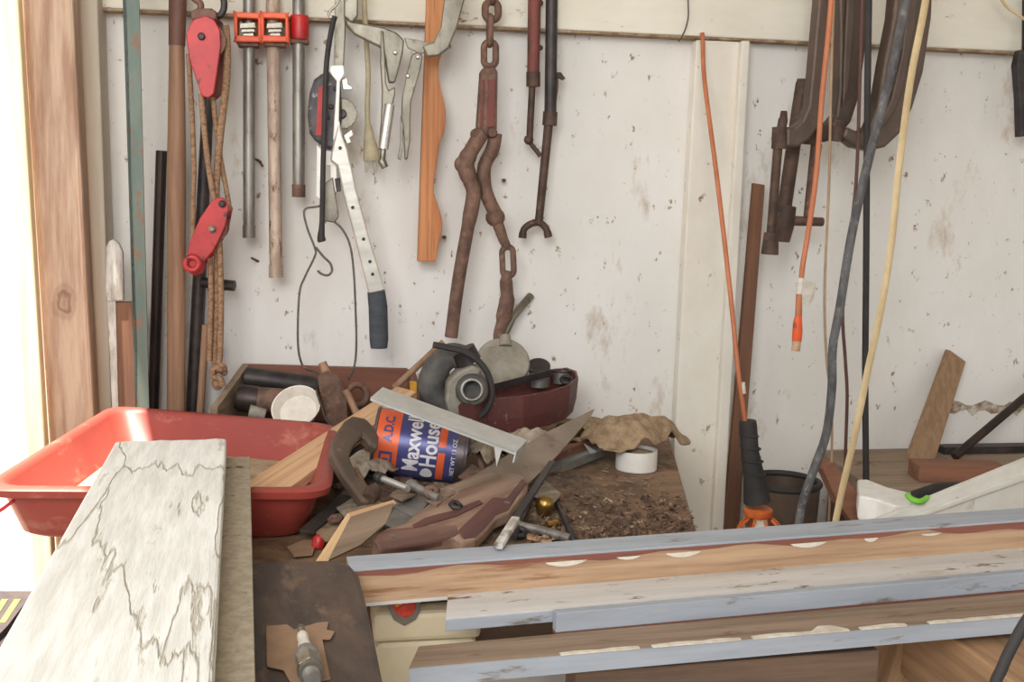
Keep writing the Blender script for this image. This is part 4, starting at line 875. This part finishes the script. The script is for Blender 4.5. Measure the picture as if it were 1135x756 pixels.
# hand saw
Ph = Plane(on(430, 605, .925), on(655, 458, .985), on(565, 575, .925))
t = thing('hand_saw', 'old handsaw with worn two-lobed wooden handle and dusty brown blade', 'saw', Ph(520, 580) - V((0, 0, .02)))
bl_ = [(659, 453), (654, 463), (620, 502), (598, 524), (575, 546), (540, 560), (480, 575), (462, 570), (490, 548), (545, 515), (600, 482)]
link('blade', pl_slab(Ph, bl_, .002), 'sawblade', t, fr=frame(Ph(480, 570), Ph(657, 458)))
hd = [(412, 604), (416, 597), (428, 590), (448, 584), (462, 572), (490, 558), (530, 540), (560, 528), (576, 530), (585, 537), (584, 548), (574, 558), (564, 572), (550, 578), (540, 590), (526, 604), (512, 606), (504, 600), (490, 603), (470, 607), (440, 611), (420, 614)]
def off(P, px, h): return [P(x, y) + P.n * h for x, y in px]
link('handle', MB().prism(off(Ph, hd, .007), -Ph.n * .020), 'sawwood', t, fr=frame(Ph(415, 605), Ph(580, 540)), bev=.004)
for i, (x, y) in enumerate(((434, 601), (560, 563))): link('handle_screw', MB().lathe(Ph(x, y) + Ph.n * .0065, Ph.n, [(0, .005), (.0012, .005), (.002, .003)], 12), 'nickel', t)
g = [(412, 604), (416, 597), (430, 592), (470, 588), (505, 587), (509, 598), (490, 603), (470, 607), (440, 611), (420, 614)]
link('handle_edge', MB().prism(off(Ph, g, .0078), -Ph.n * .014), 'sawred2', t, fr=frame(Ph(415, 605), Ph(505, 590)), bev=.003)
g = [(456, 588), (470, 580), (500, 572), (530, 560), (534, 564), (505, 578), (472, 588), (458, 592)]
link('handle_edge', MB().prism(off(Ph, g, .0085), -Ph.n * .003), 'sawred', t, fr=frame(Ph(415, 605), Ph(580, 540)), bev=.0008)
g = [(505, 594), (545, 556), (560, 557), (578, 534), (584, 541), (572, 557), (563, 571), (549, 577), (538, 590), (526, 602), (512, 604)]
link('handle_edge', MB().prism(off(Ph, g, .008), -Ph.n * .014), 'sawred', t, fr=frame(Ph(505, 600), Ph(580, 540)), bev=.003)

# grey angle and stick right of the saw
q0, q1 = on(606, 522, .915), on(690, 489, .925)
t = thing('angle_bracket', 'blue-grey painted steel angle lying right of the saw blade', 'metal angle', (q0 + q1) / 2)
sd = (q1 - q0).normalized().cross(V((0, 0, 1))).normalized()
link('side_flange', MB().prism([q0, q1, q1 + V((0, 0, -.013)), q0 + V((0, 0, -.013))], -sd * .002), 'greysteel', t)
link('top_flange', MB().prism([q0, q1, q1 - sd * .02, q0 - sd * .02], V((0, 0, -.002))), 'alu', t)
for k in (.55, .93): link('tab', MB().prism([q0 + (q1 - q0) * k, q0 + (q1 - q0) * (k + .08), q0 + (q1 - q0) * (k - .02) - sd * .01 + V((0, 0, .016))], sd * .002), 'alu', t)
plank('brown_lath', 'reddish brown lath lying between saw blade and grey angle', 'wood strip', on(600, 512, .93), on(672, 483, .93), .012, .012, 'redwood')
# cloth over white pipe cap
rc = on(705, 519, BZ + .001); rr = .033
t = thing('white_ring', 'white plastic pipe ring under the grimy rag', 'pipe ring', rc)
link('ring_wall', MB().lathe(rc, (0, 0, 1), [(.0, rr), (.031, rr), (.031, rr - .003), (.004, rr - .003), (.0, rr - .004)], 32), 'plasticw', t)
link('ring_fill', MB().lathe(rc, (0, 0, 1), [(.002, rr - .0045), (.026, rr - .0045), (.03, .01), (.031, 0)], 24), 'rag', t)
cr = on(705, 488, BZ + .035)
cloth('grimy_rag', 'crumpled tan rag heaped over the white plastic ring', 'rag', rc.x + .002, rc.y + .052, BZ + .030, .088, .072, .052, 'rag', 3)
cr = on(600, 480, .95); cloth('grey_rag', 'wadded grey rag under end of the aluminium channel', 'rag', cr.x - .02, cr.y - .02, .93, .055, .06, .03, 'rag2', 5)
cr = on(650, 478, .92); cloth('brown_rag', 'flat brown rag spread behind the saw tip', 'rag', cr.x + .02, cr.y + .04, .905, .07, .07, .025, 'rag', 9)
cr = on(410, 515, .94); cloth('dusty_rag', 'dusty cloth scrap lying inside the iron C-clamp', 'rag', cr.x, cr.y, .935, .035, .055, .02, 'rag2', 11)
cr = on(535, 490, .97); cloth('pale_rag', 'pale wadded cloth just right of the coffee can', 'rag', cr.x, cr.y, .95, .025, .045, .028, 'rag2', 15)

# small hardware on the heap
t = thing('socket_bolt', 'shiny plated bolt lying below the coffee can', 'bolt', on(455, 543, .955))
link('shank', MB().tube([on(422, 530, .965), on(452, 542, .962)], .0048, 10), 'tin', t)
link('head', MB().tube([on(418, 529, .965), on(424, 531, .965)], .0085, 6), 'iron', t)
tag(link('steel_bolt', MB().tube([on(455, 538, .955), on(462, 541, .955), on(487, 553, .95)], [.009, .006, .006], 8), 'galv'), 'grey threaded steel bolt lying below the can lettering', 'bolt')
tag(link('steel_rod', MB().tube([on(552, 577, .915), on(600, 588, .912), on(632, 597, .911)], .0058, 10), 'galv'), 'short bright steel rod lying in front of the brass valve', 'rod')
t = thing('flat_file', 'dark flat bar with pale whitish tip leaning over the board', 'file', on(560, 600, .95))
a, b_ = on(552, 606, .948), on(612, 512, .965)
link('bar', MB().beam(a + (b_ - a) * .28, b_, .009, .005), 'iron', t, bev=.001)
link('tip', MB().beam(a, a + (b_ - a) * .28, .0105, .007), 'whitedz', t, bev=.0015)
t = thing('brass_valve', 'tarnished brass valve knob beside the saw handle', 'valve', on(603, 575, .905))
link('knob', MB().lathe(on(602, 572, .905), (.1, -.1, 1), [(0, .006), (.004, .010), (.016, .013), (.024, .011), (.029, .004)], 16), 'brass', t)
link('stem', MB().tube([on(606, 582, .91), on(618, 580, .91)], .005, 8), 'brass', t)
tag(link('brass_nut', MB().lathe(on(614, 582, .905), (.2, .1, 1), [(0, .006), (.008, .006)], 6, False), 'brass'), 'small brass nut right of the brass valve knob', 'nut')
sm = [(418, 578), (447, 545), (475, 556), (450, 591)]
Ps = Plane(on(420, 580, .925), on(450, 545, .945), on(472, 560, .935))
tag(link('sheet_scrap', MB().prism([Ps(x, y) for x, y in sm], -Ps.n * .0015).prism([Ps(432, 561) + Ps.n * .003, Ps(436, 556) + Ps.n * .003, Ps(464, 571) + Ps.n * .003, Ps(460, 577) + Ps.n * .003], -Ps.n * .003), 'greysteel'), 'bent grey sheet metal scrap left of saw handle', 'metal scrap')
# pine offcut standing on edge
Po = -.66
a = [on(354, 620, .95), on(386, 570, .955), on(439, 557, .955), on(432, 572, .935), on(392, 612, .935)]
Pq = Plane(on(386, 570, .965), on(439, 556, .965), on(384, 615, .93))
face = [Pq(x, y) for x, y in [(388, 572), (438, 556), (428, 580), (400, 604), (362, 622)]]
t = thing('pine_offcut', 'short pine offcut with fresh sawn end tilted beside saw handle', 'wood offcut', Pq(380, 618))
link('board', MB().prism(face, V((-.0, .012, -.006))), 'dustwood', t, fr=frame(face[0], face[1]), bev=.0008)
e = [Pq(x, y) for x, y in [(385, 569), (390, 573), (364, 622), (350, 622)]]
link('sawn_end', MB().prism(e, V((0, .010, -.004))), 'pineend', t, fr=frame(e[0], e[3]), bev=.0005)
e = [Pq(x, y) for x, y in [(385, 569), (436, 554), (440, 558), (390, 573)]]
link('sawn_edge', MB().prism(e, V((0, .010, -.004))), 'pine', t, fr=frame(e[0], e[1]), bev=.0005)
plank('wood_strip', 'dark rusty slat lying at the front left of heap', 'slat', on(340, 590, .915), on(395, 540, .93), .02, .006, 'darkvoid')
plank('chip_board', 'small rough brown chip of board under the iron clamp', 'wood chip', on(392, 570, .935), on(428, 560, .937), .03, .006, 'dustwood')
plank('tan_wedge', 'tan wood wedge beneath right end of the coffee can', 'wood wedge', on(500, 545, .95), on(548, 528, .955), .024, .01, 'dustwood')
for i, (x, y, z, r, l) in enumerate(((478, 545, .955, .011, 'rusty iron nut under right half of coffee can'), (505, 560, .945, .009, 'small dark nut left of the saw handle top'), (372, 575, .925, .010, 'rust brown nut near the red tub corner'), (575, 590, .91, .011, 'dark nut on bench under the saw handle'), (640, 575, .903, .007, 'tiny rusty nut among the leaf litter'))):
    tag(link('hex_nut', MB().ring(on(x, y, z), (random.uniform(-.5, .5), random.uniform(-.6, 0), 1), r * .72, r * .38, 6, up=(1, 0, 0)), 'rust' if i % 2 == 0 else 'iron'), l, 'nut', 'loose nuts on the heap')
for i, (a, b_, m, l) in enumerate((((395, 520), (408, 548), 'stick', 'pale twig inside the iron clamp opening'), ((520, 470), (535, 520), 'rust', 'rusty wire stub right of the coffee can'), ((585, 560), (570, 596), 'iron', 'dark bent nail beside the brass valve'), ((610, 545), (640, 605), 'iron', 'dark strip lying from brass valve to the front board'))):
    tag(link('scrap_stick', MB().tube([on(*a, .955 if i < 2 else .915), on(*b_, .95 if i < 2 else .912)], .0035, 6), m), l, 'scrap', 'sticks and nails in the heap')

def sheet(label, px, z, tilt, m, th=.0015):
    pts = [on(x, y, z) + V((0, 0, tilt * i)) for i, (x, y) in enumerate(px)]
    return tag(link('scrap_sheet', MB().prism(pts, (0, 0, -th)), m), label, 'scrap', 'flat scraps in the heap')
sheet('tan torn leather scrap between tub and pine offcut', [(350, 590), (372, 560), (395, 566), (388, 585), (362, 604)], .915, .001, 'rag')
sheet('grey dusty sheet scrap leaning below the iron clamp', [(372, 562), (392, 548), (404, 562), (384, 580)], .925, .002, 'rag2')
sheet('pale paper scrap at the bench edge beside the tub', [(318, 606), (338, 598), (352, 600), (346, 616), (326, 618)], .903, .0005, 'card')
sheet('grey torn card scrap right of the brass valve', [(588, 548), (606, 536), (622, 552), (612, 566)], .915, .003, 'rag2')
sheet('brown curled chip lying left of the saw blade', [(470, 552), (492, 540), (504, 548), (484, 562)], .945, .001, 'dustwood', .003)
sheet('tan wood flake beneath the coffee can middle', [(432, 548), (450, 536), (462, 548), (446, 556)], .945, .001, 'dustwood', .003)
t = thing('light_bulb', 'small red-tipped bottle lying in front of the red tub', 'bottle', on(357, 600, .905)) if False else None
sheet('dusty brown board chip behind the saw blade middle', [(560, 500), (590, 486), (604, 494), (572, 512)], .93, .002, 'dustwood', .004)
sheet('rust brown metal chip between coffee can and saw', [(508, 528), (524, 516), (536, 524), (516, 538)], .945, .002, 'rust', .002)
sheet('grey metal chip below the sheet metal scrap', [(446, 590), (464, 580), (474, 588), (456, 598)], .915, .001, 'greysteel', .002)
sheet('dark curled leather strip beside tub corner', [(378, 548), (388, 524), (396, 528), (390, 552)], .93, .001, 'darkslab', .003)
sheet('tan splinter lying on grit left of brass valve', [(584, 590), (612, 598), (610, 602), (584, 596)], .906, .0, 'pine', .002)
tag(link('red_bottle_top', MB().lathe(on(352, 606, .903), (.2, 0, 1), [(0, .008), (.010, .008), (.014, .005)], 14), 'redcollar'), 'small red cap at the bench front beside pine offcut', 'cap')

# ================================================================== front boards
def board3(name, label, cat, pts_top, th, top_m, face_m=None, stop=None, group=None):
    """pts_top: back-left, back-right, front-right, front-left"""
    t = thing(name, label, cat, (pts_top[0] + pts_top[2]) / 2 - V((0, 0, th)), group)
    fr = frame(pts_top[3], pts_top[2])
    link('board_core', MB().prism(pts_top, (0, 0, -th)), face_m or top_m, t, fr=fr, bev=.0012)
    return t, fr
def ext(a, b, x):   # extend edge a->b to world x
    return a + (b - a) * ((x - a.x) / (b.x - a.x))
XR = 1.45
# board 1: blue-grey top, bare fir face
z1 = .942
A, Bq = on(384, 617, z1), on(1135, 563, z1); Cq, D = on(1135, 576, z1), on(388, 631, z1)
pts = [A, ext(A, Bq, XR), ext(D, Cq, XR), D]
h1 = .042
t = thing('fir_beam', 'long board with blue-grey top and bare fir front face, rearmost board', 'board', (.7, A.y, z1 - h1), 'long boards along the front')
fr = frame(D, pts[2])
link('beam_core', MB().prism([p + V((0, 0, -.003)) for p in pts], (0, 0, -h1 + .003)), 'beamface', t, fr=fr, bev=.001)
link('painted_top', MB().prism(pts, (0, 0, -.0028)), 'bluegrey', t, fr=fr)
# red strip and paint drips on the face
nf = (pts[2] - D).normalized().cross(V((0, 0, 1))).normalized(); nf = nf if nf.y < 0 else -nf
def face(u, w, o=.0008): return D + (pts[2] - D).normalized() * u + V((0, 0, -w)) + nf * o
Lf = (pts[2] - D).length
rs = []; n = 60
lower = [.0075 + .004 * math.sin(k * .9) * math.sin(k * .37) + (.003 if k > 30 else 0) for k in range(n + 1)]
up_ = [face(Lf * k / n, .003) for k in range(n + 1)]; dn_ = [face(Lf * k / n, lower[k]) for k in range(n + 1)]
link('red_edge', MB().add(up_ + dn_, [(k, k + 1, n + 2 + k, n + 1 + k) for k in range(n)]), 'redpaint', t, fr=fr)
for u, l, d_ in ((.215, .05, .006), (.30, .03, .004), (.36, .045, .006), (.52, .05, .006), (.62, .02, .005), (.70, .03, .003)):
    m_ = 14; q = [face(u + l * k / m_, .0085, .0014) for k in range(m_ + 1)] + [face(u + l * k / m_, .0085 + d_ * math.sin(math.pi * k / m_) ** .7, .0014) for k in range(m_, -1, -1)]
    link('paint_flake', MB().add(q, [tuple(range(len(q)))]), 'putty', t)
q = [face(0, h1 - .004, .001), face(Lf, h1 - .004, .001), face(Lf, h1, .001), face(0, h1, .001)]
link('white_edge', MB().add(q, [(0, 1, 2, 3)]), 'whitepaint', t, fr=fr)
# board 2: white top, blue-grey front edge
z2 = .905
A, Bq = on(497, 655, z2), on(1135, 602, z2); Cq, D = on(1135, 630, z2), on(494, 685, z2)
pts2 = [A, ext(A, Bq, XR), ext(D, Cq, XR), D]
t = thing('white_board', 'long white-topped board with dirt specks, between the fir beam and blue-grey strip', 'board', (.8, A.y, z2 - .018), 'long boards along the front')
fr = frame(D, pts2[2])
link('white_top', MB().prism(pts2, (0, 0, -.002)), 'whitepaint', t, fr=fr)
link('blue_body', MB().prism([p + V((0, 0, -.002)) for p in pts2], (0, 0, -.013)), 'bluegrey', t, fr=fr, bev=.001)
z3 = .902
A, Bq = on(617, 684, z3), on(1135, 630, z3); Cq, D = on(1135, 634, z3), on(617, 690, z3)
A = A + V((0, -.003, 0))
pts3 = [A, ext(A, Bq, XR), ext(D, Cq, XR), D]
pts3 = [A, ext(A, Bq, XR), ext(A, Bq, XR) + V((0, -.010, 0)), A + V((0, -.010, 0))]
dl = min((p.y for p in ())) if False else 0
ed = (pts2[2] - pts2[3]).normalized(); nn = V((ed.y, -ed.x, 0)); nn = nn if nn.y < 0 else -nn
s0 = pts2[3] + ed * ((on(617, 680, z2) - pts2[3]).dot(ed)) + nn * .001; s1 = pts2[2] + nn * .001
t = thing('trim_strip', 'narrow blue-grey strip fixed along the front of the white board', 'strip', (s0 + s1) / 2 - V((0, 0, .02)))
link('strip_body', MB().prism([s0, s1, s1 + nn * .012, s0 + nn * .012], (0, 0, -.0215)), 'bluegrey', t, fr=frame(s0, s1), bev=.001)
link('red_edge', MB().prism([s0 + V((0, 0, -.0217)), s1 + V((0, 0, -.0217)), s1 + nn * .0125 + V((0, 0, -.0217)), s0 + nn * .0125 + V((0, 0, -.0217))], (0, 0, -.0025)), 'redpaint', t, fr=frame(s0, s1))
# board 3: dusty brown top, blue-grey face
z4 = .885
A, Bq = on(464, 716, z4), on(1135, 656, z4); Cq, D = on(1135, 682, z4), on(453, 740, z4)
pts4 = [A, ext(A, Bq, XR), ext(D, Cq, XR), D]
t = thing('dusty_board', 'long dusty brown board with cracked putty and blue-grey face, nearest front board', 'board', (.8, A.y, z4 - .02), 'long boards along the front')
fr = frame(D, pts4[2])
e4 = (pts4[2] - D).normalized(); n4 = V((e4.y, -e4.x, 0)); n4 = n4 if n4.y < 0 else -n4
link('board_body', MB().prism([p for p in pts4], (0, 0, -.018)), 'dustwood', t, fr=fr, bev=.001)
link('blue_face', MB().prism([D + n4 * .0005 + V((0, 0, -.0005)), pts4[2] + n4 * .0005 + V((0, 0, -.0005)), pts4[2] + n4 * .003 + V((0, 0, -.0005)), D + n4 * .003 + V((0, 0, -.0005))], (0, 0, -.0185)), 'bluegrey', t, fr=fr)
w = MB(); pv = []; n = 90; L4 = (pts4[2] - D).length
for k in range(n + 1):
    pv.append((D + e4 * (.11 + (L4 - .11) * k / n), .0012 + .0062 * abs(noise.noise(V((k * .37, 2.2, .3)))) + (.010 if k in (24, 25) else 0)))
for (p, wd), (p2, wd2) in zip(pv, pv[1:]):
    if wd + wd2 < .0042:
        if w.v: link('putty_line', w, 'putty', t); w = MB()
        continue
    w.prism([p + n4 * .003, p2 + n4 * .003, p2 - n4 * wd2, p - n4 * wd], (0, 0, .0015))
if w.v: link('putty_line', w, 'putty', t)
# reddish rough end
link('rough_end', MB().prism([pts4[0] + V((0, 0, .0003)), pts4[0] + e4 * .10 - (pts4[0] - D) * .35 + V((0, 0, .0003)), D + e4 * .10 + V((0, 0, .0003)), D + V((0, 0, .0003))], (0, 0, .0012)), 'brickred', t, fr=fr) if False else None
# thin splinter strip between boards
a, b_ = on(600, 708, .893), on(640, 700, .893)

# supports under the boards: two sawhorses
def sawhorse(name, label, x, yc, ztop):
    t = thing(name, label, 'sawhorse', (x, yc, 0))
    link('top_rail', MB().box((x - .045, yc - .19, ztop - .09), (x + .045, yc + .16, ztop - .002)), 'sawhorse', t, fr=frame((x, yc - .19, ztop - .05), (x, yc + .2, ztop - .05)), bev=.003)
    for sx in (-1, 1):
        for sy in (-.15, .12):
            a = V((x + sx * .03, yc + sy, ztop - .05)); b_ = V((x + sx * .22, yc + sy * 1.3, .03))
            link('leg', MB().beam(a, b_, .07, .035, (sx, 0, .4)), 'sawhorse', t, fr=frame(a, b_), bev=.002)
ph = on(1104, 720, .86)
sawhorse('sawhorse', 'brown timber sawhorse carrying long boards at the right', ph.x + .02, ph.y + .06, .858)
pl_ = on(640, 745, .86)
t = thing('trestle', 'shadowed wooden trestle under the middle of the boards', 'trestle', (pl_.x, -1.0, 0))
for px in (770, 865, 940):
    a = on(px, 735, .86); a.y += .07; a.z = .857; b_ = V((a.x + (.02 if px < 900 else -.10), a.y + .10, 0))
    link('leg', MB().beam(a, b_, .045 if px != 865 else .07, .03, (0, 1, 0)), 'darkbrown', t, fr=frame(a, b_), bev=.002)
a = on(640, 745, .86); b_ = on(980, 720, .86)
link('rail', MB().beam(V((a.x, a.y + .03, .835)), V((b_.x, b_.y + .03, .835)), .04, .04), 'darkbrown', t, fr=frame(a, b_), bev=.002)
tag(link('dark_crate', MB().prism([on(965, 756, .5), on(1080, 750, .5), on(1075, 712, .5), on(962, 716, .5)], (0, 0, -.5)), 'darkbin', bev=.004), 'dark blue-grey crate in shadow below the boards', 'crate')
tag(link('black_hose', MB().tube(smooth_path([at(1146, 676, -1.27), at(1134, 694, -1.27), at(1122, 716, -1.27), at(1111, 740, -1.27), at(1100, 775, -1.27), at(1090, 900, -1.26), V((at(1090, 900, -1.26).x - .02, -1.25, .009))]), .0048, 10), 'blackrubber'), 'black hose hanging in front of the sawhorse at lower right', 'hose')

# cream bin with badge behind the board ends
bx0, bx1 = at(418, 690, -.90).x, at(500, 690, -.90).x + .03
zr = at(450, 712, -.90).z
t = thing('cream_bin', 'cream plastic bin with grey badge and red lens under the board ends', 'bin', ((bx0 + bx1) / 2, -.86, 0))
link('body', MB().box((bx0, -.898, 0), (bx1, -.826, zr)), 'creambin', t, bev=.006)
link('lid', MB().box((bx0 - .004, -.901, zr + .0005), (bx1 + .004, -.823, .876)), 'creambin', t, bev=.006)
Yf = -.902
sh = [(431, 655), (466, 655), (466, 676), (461, 687), (448, 694), (436, 687), (431, 676)]
bd = link('badge', MB().slab(sh, Yf - .003, .004), 'greybadge', t, bev=.001)
link('lens', MB().slab([(435, 655), (461, 655), (461, 674), (457, 682), (448, 685), (439, 680), (435, 672)], Yf - .005, .003), 'redlens', bd, bev=.001)

# ================================================================== near-left boards and slab
z5 = 1.012
A, Bq, Cq, D = on(128, 489, z5), on(251, 486, z5), on(236, 756, z5), on(0, 714, z5)
def toY(a, b, y): return a + (b - a) * ((y - a.y) / (b.y - a.y))
nr, nl = toY(Bq, Cq, -1.55), toY(A, D, -1.55)
mb = MB(); N1 = 10
far = [A + (Bq - A) * k / N1 + V((0, random.uniform(-.004, .004), 0)) for k in range(N1 + 1)]
poly = far + [nr, nl]
M['bigboard'] = None
def crackpaint():
    m = mat('cracked_cream_paint', (232, 232, 226), (212, 211, 202), (7, 60, 30), .7, 0, ((184, 178, 160), (9, 50, 20), .67, .06), .55, 7, spots2=((158, 138, 108), (7, 18, 10), .75, .08))
    nt = m.node_tree; N = nt.nodes; L = nt.links; b = N['Principled BSDF']
    tc = N['Texture Coordinate']
    # long cracks: warped voronoi edges
    mp = N.new('ShaderNodeMapping'); mp.inputs['Scale'].default_value = (2.2, 17, 8); L.new(tc.outputs['Object'], mp.inputs['Vector'])
    nz = N.new('ShaderNodeTexNoise'); nz.inputs['Scale'].default_value = 3; nz.inputs['Detail'].default_value = 6; L.new(mp.outputs[0], nz.inputs['Vector'])
    ad = N.new('ShaderNodeMix'); ad.data_type = 'RGBA'; ad.blend_type = 'ADD'; ad.inputs[0].default_value = .55; L.new(mp.outputs[0], ad.inputs[6]); L.new(nz.outputs['Color'], ad.inputs[7])
    vo = N.new('ShaderNodeTexVoronoi'); vo.feature = 'DISTANCE_TO_EDGE'; vo.inputs['Scale'].default_value = .42; L.new(ad.outputs[2], vo.inputs['Vector'])
    rp = N.new('ShaderNodeValToRGB'); rp.color_ramp.elements[0].position = 0; rp.color_ramp.elements[1].position = .009; L.new(vo.outputs['Distance'], rp.inputs[0])
    src = b.inputs['Base Color'].links[0].from_socket
    mx = N.new('ShaderNodeMix'); mx.data_type = 'RGBA'; L.new(rp.outputs[0], mx.inputs[0]); mx.inputs[6].default_value = rgb((188, 180, 162)); L.new(src, mx.inputs[7]); L.new(mx.outputs[2], b.inputs['Base Color'])
    bp = N.new('ShaderNodeBump'); bp.inputs['Strength'].default_value = .7; bp.inputs['Distance'].default_value = .003
    L.new(rp.outputs[0], bp.inputs['Height']); old = b.inputs['Normal'].links[0].from_socket; L.new(old, bp.inputs['Normal']); L.new(bp.outputs[0], b.inputs['Normal'])
    return m
M['bigboard'] = crackpaint()
tag(link('painted_plank', MB().prism(poly, (0, 0, -.024)), 'bigboard', fr=frame((A + Bq) / 2, (nl + nr) / 2), bev=.003), 'wide cream-painted plank with cracked flaking paint pointing toward the viewer', 'plank')
z6 = z5 - .0245
A, Bq, Cq = on(240, 508, z6), on(277, 506, z6), on(283, 756, z6)
nr2 = toY(Bq, Cq, -1.5); wv = V((-.12, 0, 0))
tag(link('chipboard_strip', MB().prism([Bq, nr2, nr2 + wv, Bq + wv], (0, 0, -.014)), 'particle', bev=.001), 'grey-tan chipboard strip lying under the right side of painted plank', 'board')
# dark slab: a low stool top
z7 = .945
sl = [(150, 626), (280, 622), (372, 620), (388, 624), (398, 636), (406, 665), (418, 720), (428, 770), (436, 830), (150, 850)]
t = thing('dark_stool', 'dark worn wooden stool top with rounded corner under the chipboard strip', 'stool', (-.08, -1.2, 0))
sp = [on(x, y, z7) for x, y in sl]
link('seat', MB().prism(sp, (0, 0, -.03)), 'darkslab', t, fr=frame(sp[-1], sp[0]), bev=.006)
for x, y in ((-.15, -1.05), (-.01, -1.05), (-.11, -1.33), (-.01, -1.33)):
    link('leg', MB().tube([(x, y, z7 - .03), (x * 1.1, y, 0)], [.018, .014], 10), 'darkbrown', t)
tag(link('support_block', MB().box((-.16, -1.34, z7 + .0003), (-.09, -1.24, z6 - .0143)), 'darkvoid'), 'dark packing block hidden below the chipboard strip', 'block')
# cardboard and spark plug
z8 = z7 + .002
cp = [(295, 694), (318, 692), (326, 698), (352, 690), (364, 689), (362, 698), (371, 700), (366, 708), (357, 708), (366, 752), (348, 756), (322, 756), (314, 742), (296, 738)]
t = link('cardboard_scrap', MB().prism([on(x, y, z8 + .0006) for x, y in cp], (0, 0, -.001)), 'card'); tag(t, 'torn brown cardboard scrap lying on the dark stool', 'cardboard')
p0, p1 = on(333, 695, z8 + .012), on(347, 757, z8 + .014)
dv = (p1 - p0).normalized(); LL = (p1 - p0).length
t = thing('spark_plug', 'spark plug with grey insulator and steel hex lying on torn cardboard', 'spark plug', (p0 + p1) / 2 - V((0, 0, .012)))
k = LL / .06
link('terminal', MB().lathe(p0, dv, [(0, .0022), (.001, .0034), (.006 * k, .0034), (.007 * k, .002), (.010 * k, .002)], 12), 'nickel', t)
link('insulator', MB().lathe(p0, dv, [(.009 * k, .0036), (.010 * k, .0048), (.014 * k, .0052), (.018 * k, .0046), (.020 * k, .0055), (.026 * k, .0062), (.030 * k, .0066)], 16), 'ceramic', t)
link('shell', MB().lathe(p0, dv, [(.029 * k, .0085), (.031 * k, .0098), (.036 * k, .0098), (.037 * k, .0085)], 20), 'greysteel', t)
link('hex', MB().lathe(p0, dv, [(.037 * k, .0108), (.047 * k, .0108)], 6, False), 'nickel', t, bev=.0006)
link('gasket', MB().lathe(p0, dv, [(.0472 * k, .0095), (.051 * k, .0095)], 20), 'nickel', t)
th = [(.051 * k, .0066)]
for i in range(7): th += [(.0515 * k + i * .0018, .0072), (.0523 * k + i * .0018, .0064)]
link('thread', MB().lathe(p0, dv, th, 16), 'galv', t)
# mat at lower left
z9 = .93
mp_ = [(-40, 655), (36, 655), (28, 668), (8, 694), (-10, 712), (-40, 712)]
t = thing('woven_mat', 'dark woven mat with olive stripes at the lower left edge', 'mat', on(0, 680, z9))
link('weave', MB().prism([on(x, y, z9) for x, y in mp_], (0, 0, -.006)), 'mat', t)
for x in (4, 18): link('stripe', MB().prism([on(x - 2, 664, z9 + .0006), on(x + 5, 664, z9 + .0006), on(x - 12, 690, z9 + .0006), on(x - 19, 690, z9 + .0006)], (0, 0, -.0005)), 'matgreen', t)
c0 = on(-8, 682, z9)
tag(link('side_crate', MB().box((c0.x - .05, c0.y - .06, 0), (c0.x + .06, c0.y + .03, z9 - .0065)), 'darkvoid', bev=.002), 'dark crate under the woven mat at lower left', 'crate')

# ================================================================== light
def area(name, loc, to, size, power, col=(1, 1, 1), spread=180):
    d = bpy.data.lights.new(name, 'AREA'); d.energy = power; d.size = size; d.color = col; d.shape = 'SQUARE'; d.spread = R(spread)
    o = bpy.data.objects.new(name, d); COL.objects.link(o); o.location = loc
    o.rotation_euler = (V(to) - V(loc)).to_track_quat('-Z', 'Y').to_euler(); return o
area('doorway_light', (-.5, -2.9, 2.2), (.25, 0, 1.3), 1.1, 50, (1, .995, .98))
area('left_door_light', (-1.5, -1.4, 1.9), (.2, -.3, 1.0), 1.0, 5, (1, .97, .92))
sd = bpy.data.lights.new('sun', 'SUN'); sd.energy = 22; sd.angle = .01; sd.color = (1, .93, .82)
so = bpy.data.objects.new('sun', sd); COL.objects.link(so)
so.rotation_euler = V((.26, .14, -1)).to_track_quat('-Z', 'Y').to_euler()
wd = bpy.data.worlds.new('world'); scn.world = wd; wd.use_nodes = True
wd.node_tree.nodes['Background'].inputs[0].default_value = (.92, .96, 1, 1); wd.node_tree.nodes['Background'].inputs[1].default_value = .95
scn.view_settings.view_transform = 'Standard'
scn.view_settings.exposure = 0
